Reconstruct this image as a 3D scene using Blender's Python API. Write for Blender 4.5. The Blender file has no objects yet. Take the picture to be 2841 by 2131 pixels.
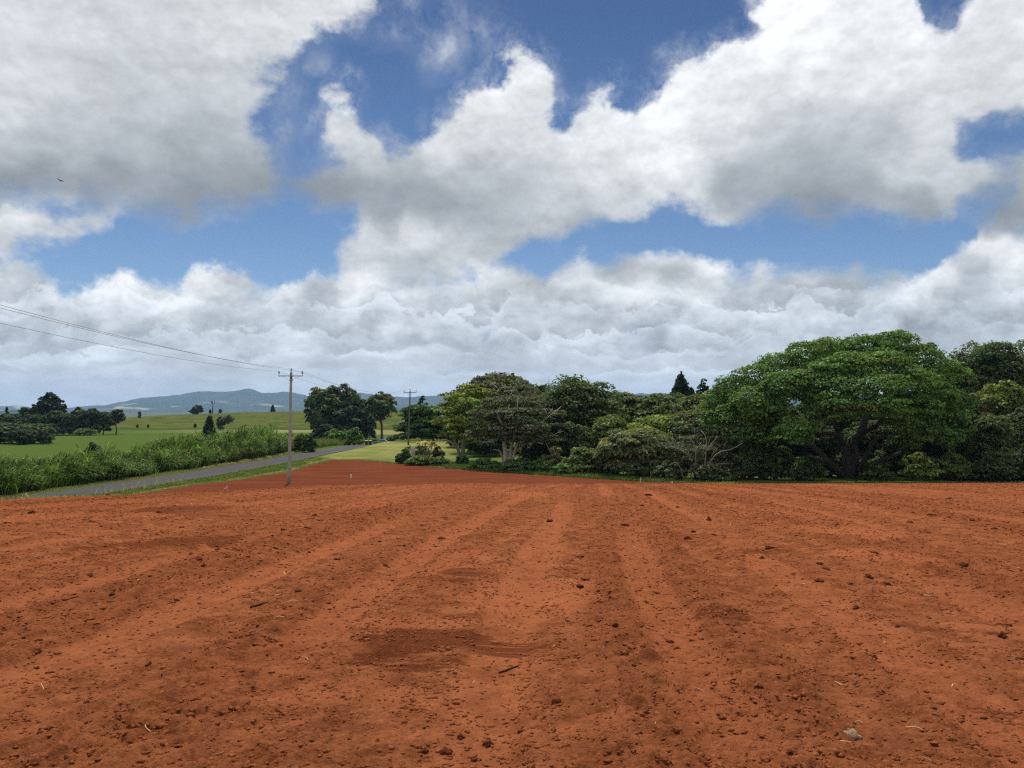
import bpy, bmesh, math, random
import numpy as np
from mathutils import Vector, Matrix

rng = np.random.default_rng(7)
random.seed(7)
SC = bpy.context.scene
COL = SC.collection

# ------------------------------------------------------------------ camera frame
PW, PH, FP = 2841.0, 2131.0, 2135.0
EYE = 1.6
TH = math.atan(74.5 / FP)
CT, ST = math.cos(TH), math.sin(TH)


def ray(px, py):
    a = (px - PW / 2) / FP
    t = (PH / 2 - py) / FP
    return np.array([a, CT - t * ST, ST + t * CT])


def P(px, py, Y):
    d = ray(px, py)
    k = Y / d[1]
    return np.array([d[0] * k, Y, EYE + d[2] * k])


# ------------------------------------------------------------------ numeric helpers
def sstep(a, b, x):
    t = np.clip((x - a) / (b - a), 0, 1)
    return t * t * (3 - 2 * t)


def pchip(xs, ys):
    xs = np.array(xs, float); ys = np.array(ys, float)
    h = np.diff(xs); d = np.diff(ys) / h
    m = np.zeros_like(ys)
    m[0], m[-1] = d[0], d[-1]
    for i in range(1, len(xs) - 1):
        if d[i - 1] * d[i] > 0:
            w1 = 2 * h[i] + h[i - 1]; w2 = h[i] + 2 * h[i - 1]
            m[i] = (w1 + w2) / (w1 / d[i - 1] + w2 / d[i])

    def f(x):
        x = np.clip(np.asarray(x, float), xs[0], xs[-1])
        i = np.clip(np.searchsorted(xs, x) - 1, 0, len(xs) - 2)
        t = (x - xs[i]) / h[i]
        t2, t3 = t * t, t * t * t
        return ((2 * t3 - 3 * t2 + 1) * ys[i] + (t3 - 2 * t2 + t) * h[i] * m[i]
                + (-2 * t3 + 3 * t2) * ys[i + 1] + (t3 - t2) * h[i] * m[i + 1])
    return f


def _hash(ix, iy, seed):
    h = (ix.astype(np.int64) * 374761393 + iy.astype(np.int64) * 668265263 + seed * 974634721) & 0xFFFFFFFF
    h = ((h ^ (h >> 13)) * 1274126177) & 0xFFFFFFFF
    h = h ^ (h >> 16)
    return h


def noise2(x, y, seed=0):
    x = np.asarray(x, float); y = np.asarray(y, float)
    ix = np.floor(x).astype(np.int64); iy = np.floor(y).astype(np.int64)
    fx = x - ix; fy = y - iy
    u = fx * fx * fx * (fx * (fx * 6 - 15) + 10); v = fy * fy * fy * (fy * (fy * 6 - 15) + 10)

    def g(dx, dy):
        a = _hash(ix + dx, iy + dy, seed) * (2 * math.pi / 4294967296.0)
        return np.cos(a) * (fx - dx) + np.sin(a) * (fy - dy)
    a = g(0, 0); b = g(1, 0); c = g(0, 1); d = g(1, 1)
    return 1.5 * ((a * (1 - u) + b * u) * (1 - v) + (c * (1 - u) + d * u) * v)


def fbm(x, y, seed=0, oct=4, rough=0.5):
    s = 0; a = 1.0
    for i in range(oct):
        s = s + a * noise2(x * 2 ** i, y * 2 ** i, seed + i * 17)
        a *= rough
    return s


def sdpoly(px, py, poly):
    """signed distance to polygon, negative inside"""
    px = np.asarray(px, float); py = np.asarray(py, float)
    d2 = np.full(px.shape, 1e18); inside = np.zeros(px.shape, bool)
    n = len(poly)
    for i in range(n):
        ax, ay = poly[i]; bx, by = poly[(i + 1) % n]
        ex, ey = bx - ax, by - ay
        wx, wy = px - ax, py - ay
        t = np.clip((wx * ex + wy * ey) / (ex * ex + ey * ey + 1e-12), 0, 1)
        d2 = np.minimum(d2, (wx - ex * t) ** 2 + (wy - ey * t) ** 2)
        c = ((ay <= py) & (by > py)) | ((by <= py) & (ay > py))
        with np.errstate(divide='ignore', invalid='ignore'):
            xi = ax + (py - ay) * ex / (ey if abs(ey) > 1e-12 else 1e-12)
        inside ^= c & (px < xi)
    d = np.sqrt(d2)
    return np.where(inside, -d, d)


# ------------------------------------------------------------------ terrain
corridor = pchip([-400, -5, 0, 3.5, 10, 20, 35, 50, 58, 64, 70, 76, 84, 104, 130, 150, 170, 200, 260, 330, 450, 560, 650, 800, 1200, 2000, 14000],
                 [-.2, 0, 0, -.03, -.25, -.85, -1.92, -3.15, -3.88, -4.6, -5.0, -5.15, -5.16, -5.02, -4.78, -4.62, -5.2, -6.7, -7.0, -6.1, -2.4, 1.7, 1.5, -5, -14, -15, -15])
leftside = pchip([-400, -20, 20, 45, 60, 110, 143, 165, 200, 260, 330, 450, 560, 650, 800, 1200, 2000, 14000],
                 [-.5, -1.5, -3.6, -4.85, -5.0, -5.0, -5.25, -5.9, -7.5, -7.0, -6.1, -2.4, 1.7, 1.5, -5, -14, -15, -15])
farleft = pchip([-400, 20, 60, 150, 200, 250, 330, 450, 560, 650, 800, 1200, 2000, 14000],
                [-.5, -4, -5.0, -5.55, -6.0, -6.25, -6.1, -2.4, 1.7, 1.5, -5, -14, -15, -15])
edgeX = pchip([-400, 57, 60, 67, 73, 79, 86, 97, 150, 180, 14000], [-32.5, -32.5, -32.2, -30.2, -28.6, -27.2, -26.0, -25.8, -26.5, -27, -27])
crestfac = pchip([-1200, -420, -300, -235, -150, -75, 0, 200, 2000], [-1.6, -.9, -.15, .55, .93, 1.02, .97, .9, .7])


def H(X, Y):
    X = np.asarray(X, float); Y = np.asarray(Y, float)
    c = corridor(Y)
    win = sstep(8, 32, Y) * (1 - sstep(58, 70, Y))
    c = c - 0.92 * sstep(-6, -32, X) * win
    l = leftside(Y)
    e = edgeX(Y)
    z = l + (c - l) * sstep(e - 1.8, e + 0.6, X)
    fl = farleft(Y)
    z = fl + (z - fl) * sstep(-62, -44, X)
    hillw = sstep(330, 450, Y) * (1 - sstep(700, 1000, Y))
    z = z + hillw * (crestfac(X * 560 / np.maximum(Y, 300)) - 1) * 6.0 * sstep(330, 560, Y)
    z = z + 0.25 * fbm(X / 31.0, Y / 31.0, 5, 2) * sstep(85, 140, Y) * (1 - sstep(3000, 5000, Y))
    return z


_GY = 2.0 * 1.004 ** np.arange(1460)


def ground_hit(px, py, ymin=2.0, ymax=700):
    d = ray(px, py)
    k = _GY / d[1]
    hh = H(d[0] * k, _GY)
    i = np.nonzero(EYE + d[2] * k < hh)[0]
    if not len(i): return None
    i = i[0]
    return np.array([d[0] * k[i], _GY[i], float(hh[i])])


FIELD = [(-31.6, -20), (-31.6, 57), (-31.0, 60), (-28.9, 67), (-27.7, 73), (-26.6, 79), (-25.2, 86), (-25.2, 97), (-24.6, 104),
         (-21, 104.5), (-17, 101), (-10, 93.5), (-4.6, 88), (2, 82.6), (6.6, 79), (9.9, 76), (14, 72.5), (20, 70.5), (35, 70), (90, 69.5), (90, -20)]
ROADC = [(-38.5, 10), (-37.0, 40), (-35.3, 60), (-34.0, 69), (-32.6, 78), (-31.2, 97), (-30.6, 114), (-30.7, 130), (-31.2, 146), (-32, 165), (-33.2, 185), (-34.5, 205), (-37, 235), (-40, 262)]
RHW = 2.45
LAWN = [(-27.6, 99), (-27.6, 125), (-28.2, 146), (-29.0, 165), (-30, 178), (-14, 178), (-9, 140), (-4, 120), (6, 96), (22, 84), (42, 79), (42, 72),
        (20, 70.5), (14, 72.5), (9.9, 76), (6.6, 79), (2, 82.6), (-4.6, 88), (-10, 93.5), (-17, 101), (-21, 104.5), (-24.6, 104), (-25.2, 97)]

# ------------------------------------------------------------------ object helpers


def link(o):
    COL.objects.link(o)
    return o


def tag(o, label=None, cat=None, group=None, kind=None):
    if label: o['label'] = label
    if cat: o['category'] = cat
    if group: o['group'] = group
    if kind: o['kind'] = kind
    return o


def empty(name, loc, label=None, cat=None, group=None):
    o = bpy.data.objects.new(name, None)
    o.location = [float(v) for v in loc]
    o.empty_display_size = 0.3
    link(o)
    return tag(o, label, cat, group)


def mesh_np(name, V, F, mat, parent=None, attrs=None, smooth=False, corner=None):
    V = np.asarray(V, np.float32); F = np.asarray(F, np.int32)
    me = bpy.data.meshes.new(name)
    k = F.shape[1]
    me.vertices.add(len(V)); me.vertices.foreach_set('co', V.ravel())
    me.loops.add(F.size); me.loops.foreach_set('vertex_index', F.ravel())
    me.polygons.add(len(F)); me.polygons.foreach_set('loop_start', np.arange(0, F.size, k, dtype=np.int32))
    if smooth:
        me.polygons.foreach_set('use_smooth', np.ones(len(F), bool))
    me.update(calc_edges=True)
    for an, av in (attrs or {}).items():
        av = np.asarray(av, np.float32)
        if av.ndim == 1:
            a = me.attributes.new(an, 'FLOAT', 'POINT'); a.data.foreach_set('value', av)
        else:
            a = me.attributes.new(an, 'FLOAT_COLOR', 'POINT')
            if av.shape[1] == 3:
                av = np.concatenate([av, np.ones((len(av), 1), np.float32)], 1)
            a.data.foreach_set('color', av.ravel())
    me.materials.append(mat)
    o = bpy.data.objects.new(name, me)
    link(o)
    if parent is not None: o.parent = parent
    return o


class MB:
    """collects shapes into one mesh"""
    def __init__(s): s.v = []; s.f = []

    def add(s, v, f):
        b = len(s.v); s.v += [tuple(float(c) for c in p) for p in v]; s.f += [tuple(b + i for i in q) for q in f]

    def box(s, c, d, rot=None):
        v = [Vector((sx * d[0] / 2, sy * d[1] / 2, sz * d[2] / 2)) for sx in (-1, 1) for sy in (-1, 1) for sz in (-1, 1)]
        if rot is not None: v = [rot @ p for p in v]
        c = Vector(c)
        s.add([p + c for p in v], [(0, 1, 3, 2), (4, 6, 7, 5), (0, 4, 5, 1), (2, 3, 7, 6), (0, 2, 6, 4), (1, 5, 7, 3)])

    def bar(s, a, b, w, h):
        a = Vector(a); b = Vector(b)
        q = (b - a).to_track_quat('Z', 'Y').to_matrix()
        s.box((a + b) / 2, (w, h, (b - a).length), q)

    def tube(s, pts, rad, n=7, smooth_sub=0, caps=True):
        pts = [np.asarray(p, float) for p in pts]
        if np.isscalar(rad): rad = [rad] * len(pts)
        if smooth_sub and len(pts) > 2:
            pp = []; rr = []
            for i in range(len(pts) - 1):
                p0 = pts[max(i - 1, 0)]; p1 = pts[i]; p2 = pts[i + 1]; p3 = pts[min(i + 2, len(pts) - 1)]
                for j in range(smooth_sub):
                    t = j / smooth_sub
                    pp.append(0.5 * ((2 * p1) + (-p0 + p2) * t + (2 * p0 - 5 * p1 + 4 * p2 - p3) * t * t + (-p0 + 3 * p1 - 3 * p2 + p3) * t ** 3))
                    rr.append(rad[i] + (rad[i + 1] - rad[i]) * t)
            pp.append(pts[-1]); rr.append(rad[-1]); pts = pp; rad = rr
        b = len(s.v)
        ref = np.array([0.31, 0.9, 0.2])
        for i, p in enumerate(pts):
            d = pts[min(i + 1, len(pts) - 1)] - pts[max(i - 1, 0)]
            d = d / (np.linalg.norm(d) + 1e-9)
            u = np.cross(d, ref); nu = np.linalg.norm(u)
            if nu < 1e-3: u = np.cross(d, [1, 0, 0]); nu = np.linalg.norm(u)
            u = u / nu; w = np.cross(d, u)
            for k in range(n):
                a = 2 * math.pi * k / n
                q = p + rad[i] * (math.cos(a) * u + math.sin(a) * w)
                s.v.append((float(q[0]), float(q[1]), float(q[2])))
        for i in range(len(pts) - 1):
            for k in range(n):
                s.f.append((b + i * n + k, b + i * n + (k + 1) % n, b + (i + 1) * n + (k + 1) % n, b + (i + 1) * n + k))
        if caps:
            s.f.append(tuple(b + k for k in range(n))[::-1])
            s.f.append(tuple(b + (len(pts) - 1) * n + k for k in range(n)))

    def lathe(s, c, prof, n=16):
        """prof: (r, z) pairs"""
        b = len(s.v)
        for r, z in prof:
            for k in range(n):
                a = 2 * math.pi * k / n
                s.v.append((c[0] + r * math.cos(a), c[1] + r * math.sin(a), c[2] + z))
        m = len(prof)
        for i in range(m - 1):
            for k in range(n):
                s.f.append((b + i * n + k, b + i * n + (k + 1) % n, b + (i + 1) * n + (k + 1) % n, b + (i + 1) * n + k))
        s.f.append(tuple(b + k for k in range(n))[::-1]); s.f.append(tuple(b + (m - 1) * n + k for k in range(n)))

    def build(s, name, mat, parent=None, smooth=False, bevel=0, loc=None):
        me = bpy.data.meshes.new(name)
        me.from_pydata(s.v, [], s.f); me.update()
        if bevel:
            bm = bmesh.new(); bm.from_mesh(me)
            bmesh.ops.bevel(bm, geom=list(bm.edges), offset=bevel, segments=2, affect='EDGES', clamp_overlap=True)
            bm.to_mesh(me); bm.free()
        if smooth:
            me.polygons.foreach_set('use_smooth', [True] * len(me.polygons))
        me.materials.append(mat)
        o = bpy.data.objects.new(name, me); link(o)
        if parent is not None: o.parent = parent
        if loc is not None: o.location = [float(c) for c in loc]
        return o


# ------------------------------------------------------------------ materials
class NT:
    def __init__(s, tree): s.t = tree; s.n = tree.nodes; s.l = tree.links

    def new(s, typ, **kw):
        n = s.n.new(typ)
        for k, v in kw.items(): setattr(n, k, v)
        return n

    def put(s, sock, v):
        if v is None: return
        if isinstance(v, bpy.types.NodeSocket): s.l.new(v, sock)
        else: sock.default_value = v

    def math(s, op, a, b=None, c=None, clamp=False):
        n = s.new('ShaderNodeMath', operation=op); n.use_clamp = clamp
        s.put(n.inputs[0], a); s.put(n.inputs[1], b)
        if c is not None: s.put(n.inputs[2], c)
        return n.outputs[0]

    def vm(s, op, a, b=None, c=None):
        n = s.new('ShaderNodeVectorMath', operation=op)
        s.put(n.inputs[0], a); s.put(n.inputs[1], b)
        if c is not None: s.put(n.inputs[2], c)
        return n.outputs['Value'] if op in ('DOT_PRODUCT', 'LENGTH') else n.outputs[0]

    def scale(s, a, k):
        n = s.new('ShaderNodeVectorMath', operation='SCALE'); s.put(n.inputs[0], a); s.put(n.inputs['Scale'], k)
        return n.outputs[0]

    def noise(s, vec, scale, detail=3, rough=.5, dist=0, color=False):
        n = s.new('ShaderNodeTexNoise')
        if vec is not None: s.l.new(vec, n.inputs['Vector'])
        n.inputs['Scale'].default_value = scale; n.inputs['Detail'].default_value = detail
        n.inputs['Roughness'].default_value = rough; n.inputs['Distortion'].default_value = dist
        return n.outputs['Color' if color else 'Fac']

    def mapr(s, x, a, b, c=0., d=1., smooth=False):
        n = s.new('ShaderNodeMapRange'); n.clamp = True
        if smooth: n.interpolation_type = 'SMOOTHSTEP'
        s.put(n.inputs['Value'], x)
        for k, v in (('From Min', a), ('From Max', b), ('To Min', c), ('To Max', d)): s.put(n.inputs[k], v)
        return n.outputs[0]

    def mix(s, f, a, b, blend='MIX'):
        n = s.new('ShaderNodeMix'); n.data_type = 'RGBA'; n.blend_type = blend
        s.put(n.inputs[0], f)
        for i, v in ((6, a), (7, b)):
            if isinstance(v, bpy.types.NodeSocket): s.l.new(v, n.inputs[i])
            else: n.inputs[i].default_value = (*v, 1) if len(v) == 3 else v
        return n.outputs[2]

    def comb(s, x, y, z):
        n = s.new('ShaderNodeCombineXYZ')
        for i, v in enumerate((x, y, z)): s.put(n.inputs[i], v)
        return n.outputs[0]

    def sep(s, v):
        n = s.new('ShaderNodeSeparateXYZ'); s.l.new(v, n.inputs[0]); return n.outputs

    def attr(s, name):
        n = s.new('ShaderNodeAttribute'); n.attribute_name = name; return n


def new_mat(name):
    m = bpy.data.materials.new(name); m.use_nodes = True
    t = NT(m.node_tree)
    b = m.node_tree.nodes['Principled BSDF']
    return m, t, b


def simple(name, col, rough=.7, metal=0., var=.12, scale=6., bump=.0):
    m, t, b = new_mat(name)
    g = t.new('ShaderNodeTexCoord').outputs['Object']
    n = t.noise(g, scale, 4, .6)
    c = t.mix(n, [max(0, c * (1 - var * 2)) for c in col], [min(1, c * (1 + var * 2)) for c in col])
    t.l.new(c, b.inputs['Base Color'])
    b.inputs['Roughness'].default_value = rough; b.inputs['Metallic'].default_value = metal
    b.inputs['Specular IOR Level'].default_value = .3
    if bump:
        bn = t.new('ShaderNodeBump'); bn.inputs['Strength'].default_value = bump; bn.inputs['Distance'].default_value = .02
        t.l.new(t.noise(g, scale * 4, 4, .6), bn.inputs['Height']); t.l.new(bn.outputs[0], b.inputs['Normal'])
    return m


def foliage_mat(name, trans=.3, rough=.55, spec=.25):
    m = bpy.data.materials.new(name); m.use_nodes = True
    t = NT(m.node_tree); t.n.clear()
    a = t.attr('tint').outputs['Color']
    p = t.new('ShaderNodeBsdfPrincipled'); p.inputs['Roughness'].default_value = rough
    p.inputs['Specular IOR Level'].default_value = spec
    t.l.new(a, p.inputs['Base Color'])
    tr = t.new('ShaderNodeBsdfTranslucent')
    t.l.new(t.mix(1.0, a, (1.25, 1.2, .55), 'MULTIPLY'), tr.inputs['Color'])
    mx = t.new('ShaderNodeMixShader'); mx.inputs[0].default_value = trans
    t.l.new(p.outputs[0], mx.inputs[1]); t.l.new(tr.outputs[0], mx.inputs[2])
    o = t.new('ShaderNodeOutputMaterial'); t.l.new(mx.outputs[0], o.inputs['Surface'])
    return m


LEAF = foliage_mat('leaf', .36, .6, .10)
GRASS = foliage_mat('grass_blade', .3, .5, .18)
BARK = simple('bark_brown', (.10, .075, .055), .9, 0, .25, 5, .5)
BARKD = simple('bark_dark', (.045, .041, .035), .9, 0, .25, 5, .5)
BARKP = simple('bark_pale', (.42, .38, .32), .85, 0, .25, 4, .4)
BARKG = simple('bark_grey', (.22, .20, .17), .85, 0, .25, 4, .4)

# ------------------------------------------------------------------ light + sky
SUN_EL, SUN_AZ = math.radians(60), math.radians(-10)
sdir = Vector((math.sin(SUN_AZ) * math.cos(SUN_EL), math.cos(SUN_AZ) * math.cos(SUN_EL), math.sin(SUN_EL)))
ld = bpy.data.lights.new('sun', 'SUN'); ld.energy = 5.0; ld.angle = math.radians(.55); ld.color = (1, .95, .87)
lo = bpy.data.objects.new('sun', ld); link(lo); lo.rotation_euler = sdir.to_track_quat('Z', 'Y').to_euler()
lo.location = (0, 0, 400)

S7 = lambda pts: [(x * .642, y * .642) for x, y in pts]
S8 = lambda pts: [(1420 + x * .6424, y * .6424) for x, y in pts]
CLOUD_A = S7([(-500, -500), (1700, -500), (1665, -20), (1640, 40), (1560, 100), (1450, 145), (1300, 190), (1200, 270), (1170, 350), (1180, 440), (1130, 500),
              (1200, 545), (1255, 540), (1250, 620), (1215, 690), (1290, 740), (1230, 880), (1100, 905), (900, 935), (840, 960), (700, 950), (560, 890), (480, 885), (300, 880), (0, 850), (-500, 850)])
CLOUD_B = S7([(1200, 870), (1230, 800), (1320, 745), (1420, 690), (1440, 640), (1375, 590), (1365, 540), (1420, 450), (1385, 375), (1480, 370), (1550, 440), (1600, 520),
              (1690, 570), (1715, 650), (1790, 600), (1850, 560), (1940, 490), (1950, 385), (2030, 405), (2150, 330), (2212, 220)]) + \
    S8([(20, 180), (50, 195), (100, 240), (170, 320), (190, 400), (170, 470), (230, 490), (260, 480), (350, 420), (450, 345), (482, 360), (490, 450), (570, 430), (620, 350),
        (680, 290), (780, 240), (880, 200), (1000, 160), (1080, 110), (1040, 50), (1070, 0), (1070, -500), (1720, -500), (1740, 0), (1800, 80), (1900, 125), (1950, 40), (1970, -300), (2700, -500),
        (2700, 470), (2212, 480), (2100, 500), (1960, 560), (1930, 620), (1980, 690), (2100, 690), (2212, 655), (2700, 640), (2700, 1030), (2212, 1040), (2030, 1040), (2035, 960), (2100, 840),
        (1960, 860), (1900, 955), (1700, 970), (1500, 960), (1350, 970), (1230, 955), (1150, 920), (1020, 975), (900, 970), (830, 920), (700, 910), (600, 940), (470, 970), (380, 1010), (300, 1050), (200, 1070), (30, 1080)]) + \
    S7([(2212, 1120), (2100, 1170), (2000, 1230), (1500, 1230), (1380, 1215), (1430, 1140), (1470, 1060), (1510, 960), (1480, 890), (1330, 890)])
CLOUD_C = S7([(-500, 1140), (0, 1150), (100, 1135), (200, 1180), (280, 1230), (320, 1270), (350, 1240), (430, 1210), (500, 1190), (560, 1160), (640, 1170), (720, 1200), (780, 1170), (870, 1135),
              (940, 1150), (1000, 1190), (1060, 1200), (1090, 1240), (1160, 1262), (1220, 1210), (1330, 1160), (1400, 1180), (1600, 1190), (1900, 1190), (2050, 1180), (2140, 1120), (2212, 1140)]) + \
    S8([(60, 1150), (130, 1190), (230, 1130), (320, 1120), (430, 1110), (540, 1080), (600, 1070), (700, 1060), (800, 1090), (900, 1080), (970, 1075), (930, 1130), (960, 1190), (1060, 1130), (1120, 1110),
        (1200, 1140), (1300, 1160), (1380, 1180), (1450, 1150), (1500, 1150), (1550, 1190), (1600, 1150), (1690, 1190), (1800, 1130), (1900, 1070), (2030, 1030), (2120, 1010), (2212, 1020), (2700, 980), (2700, 2100)]) + \
    S7([(-500, 2100)])
CLOUD_D = S7([(-500, 865), (60, 870), (200, 865), (400, 890), (495, 920), (480, 980), (400, 1040), (300, 1080), (200, 1090), (0, 1115), (-500, 1130)])
WISPS = [(1780, 30, 60, 80, 22), (1760, 170, 120, 45, 18), (1900, 235, 75, 80, 32), (1960, 60, 60, 80, 20), (2090, 150, 75, 90, 18), (1340, 270, 80, 35, 22), (1300, 180, 60, 40, 22), (1560, 130, 90, 40, 16), (1230, 420, 60, 120, 20), (1280, 640, 60, 90, 20), (2010, 130, 70, 120, 16)]
BRI7 = [(100, 50, .84), (300, 150, .83), (600, 50, .83), (1000, 50, .84), (1400, 80, .88), (1600, 40, .86), (1000, 150, .85), (1250, 150, .86), (200, 300, .81), (500, 250, .79), (100, 450, .84), (400, 420, .80), (700, 450, .79),
        (1000, 400, .80), (1100, 330, .76), (300, 600, .75), (100, 650, .76), (600, 600, .73), (900, 600, .71), (200, 780, .62), (500, 760, .63), (50, 800, .60), (400, 860, .58), (800, 850, .60),
        (1000, 800, .63), (700, 920, .60), (1150, 850, .60), (1180, 580, .74), (1230, 700, .66), (1300, 830, .60), (1450, 450, .88), (1420, 540, .86), (1500, 600, .82), (1600, 600, .82), (1650, 680, .76),
        (1500, 780, .62), (1700, 850, .61), (1400, 820, .60), (1900, 620, .87), (2100, 430, .92), (2150, 600, .83), (2000, 750, .76), (1850, 850, .66), (2000, 900, .68), (2150, 900, .72), (1650, 920, .62),
        (100, 920, .90), (300, 930, .87), (430, 950, .80), (100, 1050, .80), (300, 1040, .79), (1600, 1010, .86), (1800, 1010, .88), (1950, 1060, .83), (2100, 1050, .74), (1600, 1130, .78), (1800, 1150, .73), (1480, 1120, .82),
        (50, 1190, .82), (150, 1250, .75), (50, 1350, .76), (450, 1230, .95), (560, 1185, .97), (500, 1320, .90), (400, 1400, .80), (350, 1270, .88), (700, 1250, .86), (880, 1160, 1.0), (850, 1230, .92),
        (780, 1320, .90), (920, 1310, .72), (1000, 1220, .85), (1080, 1275, .74), (1250, 1210, .96), (1320, 1180, .94), (1200, 1290, .92), (1340, 1245, .64), (1600, 1220, .97), (1500, 1265, .92), (1650, 1300, .66), (1300, 1340, .70),
        (1450, 1350, .74), (1750, 1370, .87), (1150, 1400, .69), (1950, 1330, .71), (2100, 1190, .86), (2150, 1300, .76), (2000, 1450, .72), (1700, 1480, .74), (1200, 1500, .73), (800, 1450, .76), (300, 1500, .69), (600, 1480, .73)]
BRI8 = [(50, 280, .92), (100, 420, .87), (300, 550, .87), (430, 400, .90), (700, 380, .95), (650, 450, .97), (900, 250, .93), (950, 450, .91), (1100, 150, .98), (1300, 100, .98), (1600, 80, .92),
        (1300, 300, .89), (1500, 300, .90), (1700, 200, .91), (2000, 150, .89), (2150, 100, .87), (2100, 300, .86), (1900, 300, .88), (700, 620, .95), (600, 700, .91), (400, 800, .86), (850, 600, .84),
        (1100, 560, .80), (1300, 500, .79), (1200, 700, .71), (1400, 620, .74), (1600, 600, .74), (1000, 820, .66), (1250, 850, .64), (1500, 850, .66), (1700, 720, .82), (1800, 580, .84), (1900, 750, .80),
        (1750, 900, .63), (1300, 930, .60), (500, 880, .80), (200, 920, .80), (100, 1000, .72), (300, 980, .67), (2150, 780, .66), (2150, 950, .60), (2080, 900, .62), (2000, 700, .8),
        (100, 1180, .78), (300, 1150, .84), (480, 1150, .64), (570, 1090, .86), (700, 1085, .90), (690, 1175, .68), (850, 1150, .92), (900, 1090, .90), (600, 1250, .89), (450, 1280, .87), (750, 1280, .87),
        (1100, 1160, .85), (1050, 1260, .72), (1150, 1260, .64), (1300, 1250, .78), (1400, 1250, .67), (1000, 1350, .76), (700, 1380, .70), (600, 1430, .65), (350, 1350, .76), (1600, 1270, .69), (1500, 1350, .69),
        (1850, 1170, .95), (2000, 1090, .95), (1970, 1150, .66), (2150, 1080, .93), (1750, 1250, .90), (2150, 1220, .86), (2000, 1270, .69), (1900, 1350, .69), (2150, 1400, .73)]
BRI = [(x * .642, y * .642, b) for x, y, b in BRI7] + [(1420 + x * .6424, y * .6424, b) for x, y, b in BRI8]
for x in range(-100, 3000, 170):
    BRI += [(x, 1010, .79 + .04 * math.sin(x * .013)), (x + 60, 1060, .81), (x, 1120, .86), (x, 1190, .86)]


def sky_tables():
    xs = np.linspace(-180, 3020, 84); ys = np.arange(-120, 1221, 38.)
    gx, gy = np.meshgrid(xs, ys)
    s = np.minimum.reduce([sdpoly(gx, gy, c) for c in (CLOUD_A, CLOUD_B, CLOUD_C, CLOUD_D)])
    s = -s
    thin = np.zeros_like(s)
    for x, y, rx, ry, a in WISPS:
        x *= .642; y *= .642; rx *= .8; ry *= .8
        g = np.exp(-((gx - x) / rx) ** 2 - ((gy - y) / ry) ** 2)
        thin = np.maximum(thin, g * a / 34.)
    for x, y, r, a in ((1130 * .642, 590 * .642, 42, 45), (1080 * .642, 340 * .642, 35, 30), (1420 + 460 * .64, 450 * .64, 30, 40), (1420 + 220 * .64, 540 * .64, 26, 60), (1040 * .642, 660 * .642, 34, 34), (570 * .642, 730 * .642, 25, 20)):
        s = s - a * np.exp(-((gx - x) ** 2 + (gy - y) ** 2) / r ** 2)
    for x, y, a, r in ((1420, 715, 20, 40), (1500, 690, 34, 50), (1600, 672, 34, 50), (1700, 655, 30, 50), (1800, 640, 34, 50), (1900, 648, 34, 48), (2000, 665, 34, 50), (2100, 672, 36, 50), (2200, 690, 36, 55), (2320, 700, 38, 55), (2440, 695, 38, 55), (2560, 680, 34, 50), (2680, 640, 20, 40)):
        s = s - a * np.exp(-((gx - x) ** 2 + ((gy - y) * 1.3) ** 2) / r ** 2)
    # thin the bank just above the hills so blue haze shows between the low streaks
    s = np.where(gy > 880, np.minimum(s, 60), s)
    b = np.array(BRI)
    w = 0; acc = 0
    for sig in (34., 110.):
        d2 = (gx[..., None] - b[:, 0]) ** 2 + ((gy[..., None] - b[:, 1]) * 1.25) ** 2
        k = np.exp(-d2 / (2 * sig * sig)) * (1.0 if sig < 60 else .03)
        w = w + k.sum(-1); acc = acc + (k * b[:, 2]).sum(-1)
    w = w + 1e-6; acc = acc + 1e-6 * .8
    return xs, ys, s, acc / w, thin


world = bpy.data.worlds.new('World'); SC.world = world; world.use_nodes = True
t = NT(world.node_tree); t.n.clear()
gen = t.new('ShaderNodeTexCoord').outputs['Generated']
sky = t.new('ShaderNodeTexSky', sky_type='NISHITA'); sky.sun_disc = False
sky.sun_elevation = SUN_EL; sky.sun_rotation = SUN_AZ; sky.altitude = 700; sky.air_density = 1.0; sky.dust_density = .4; sky.ozone_density = 2.2
d = t.vm('NORMALIZE', gen)
w1 = t.vm('SUBTRACT', t.noise(d, 9, 4, .6, 0, True), (.5, .5, .5))
w2 = t.vm('SUBTRACT', t.noise(d, 34, 4, .6, 0, True), (.5, .5, .5))
dw = t.vm('ADD', d, t.vm('ADD', t.scale(w1, .05), t.scale(w2, .018)))
dx, dy, dz = t.sep(dw)
fwd = t.math('MAXIMUM', t.math('ADD', t.math('MULTIPLY', dy, CT), t.math('MULTIPLY', dz, ST)), .12)
up = t.math('SUBTRACT', t.math('MULTIPLY', dz, CT), t.math('MULTIPLY', dy, ST))
XS, YS, SD, BR, THN = sky_tables()
U = t.math('DIVIDE', dx, fwd); V = t.math('DIVIDE', up, fwd)
tu = t.math('MULTIPLY_ADD', U, FP / (XS[-1] - XS[0]), (PW / 2 - XS[0]) / (XS[-1] - XS[0]), clamp=True)
tv = t.math('MULTIPLY_ADD', V, -FP / (YS[1] - YS[0]), (PH / 2 - YS[0]) / (YS[1] - YS[0]))
tv = t.math('MINIMUM', t.math('MAXIMUM', tv, 0.), len(YS) - 1.)
uvec = t.comb(tu, tu, tu)
acc = None
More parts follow.
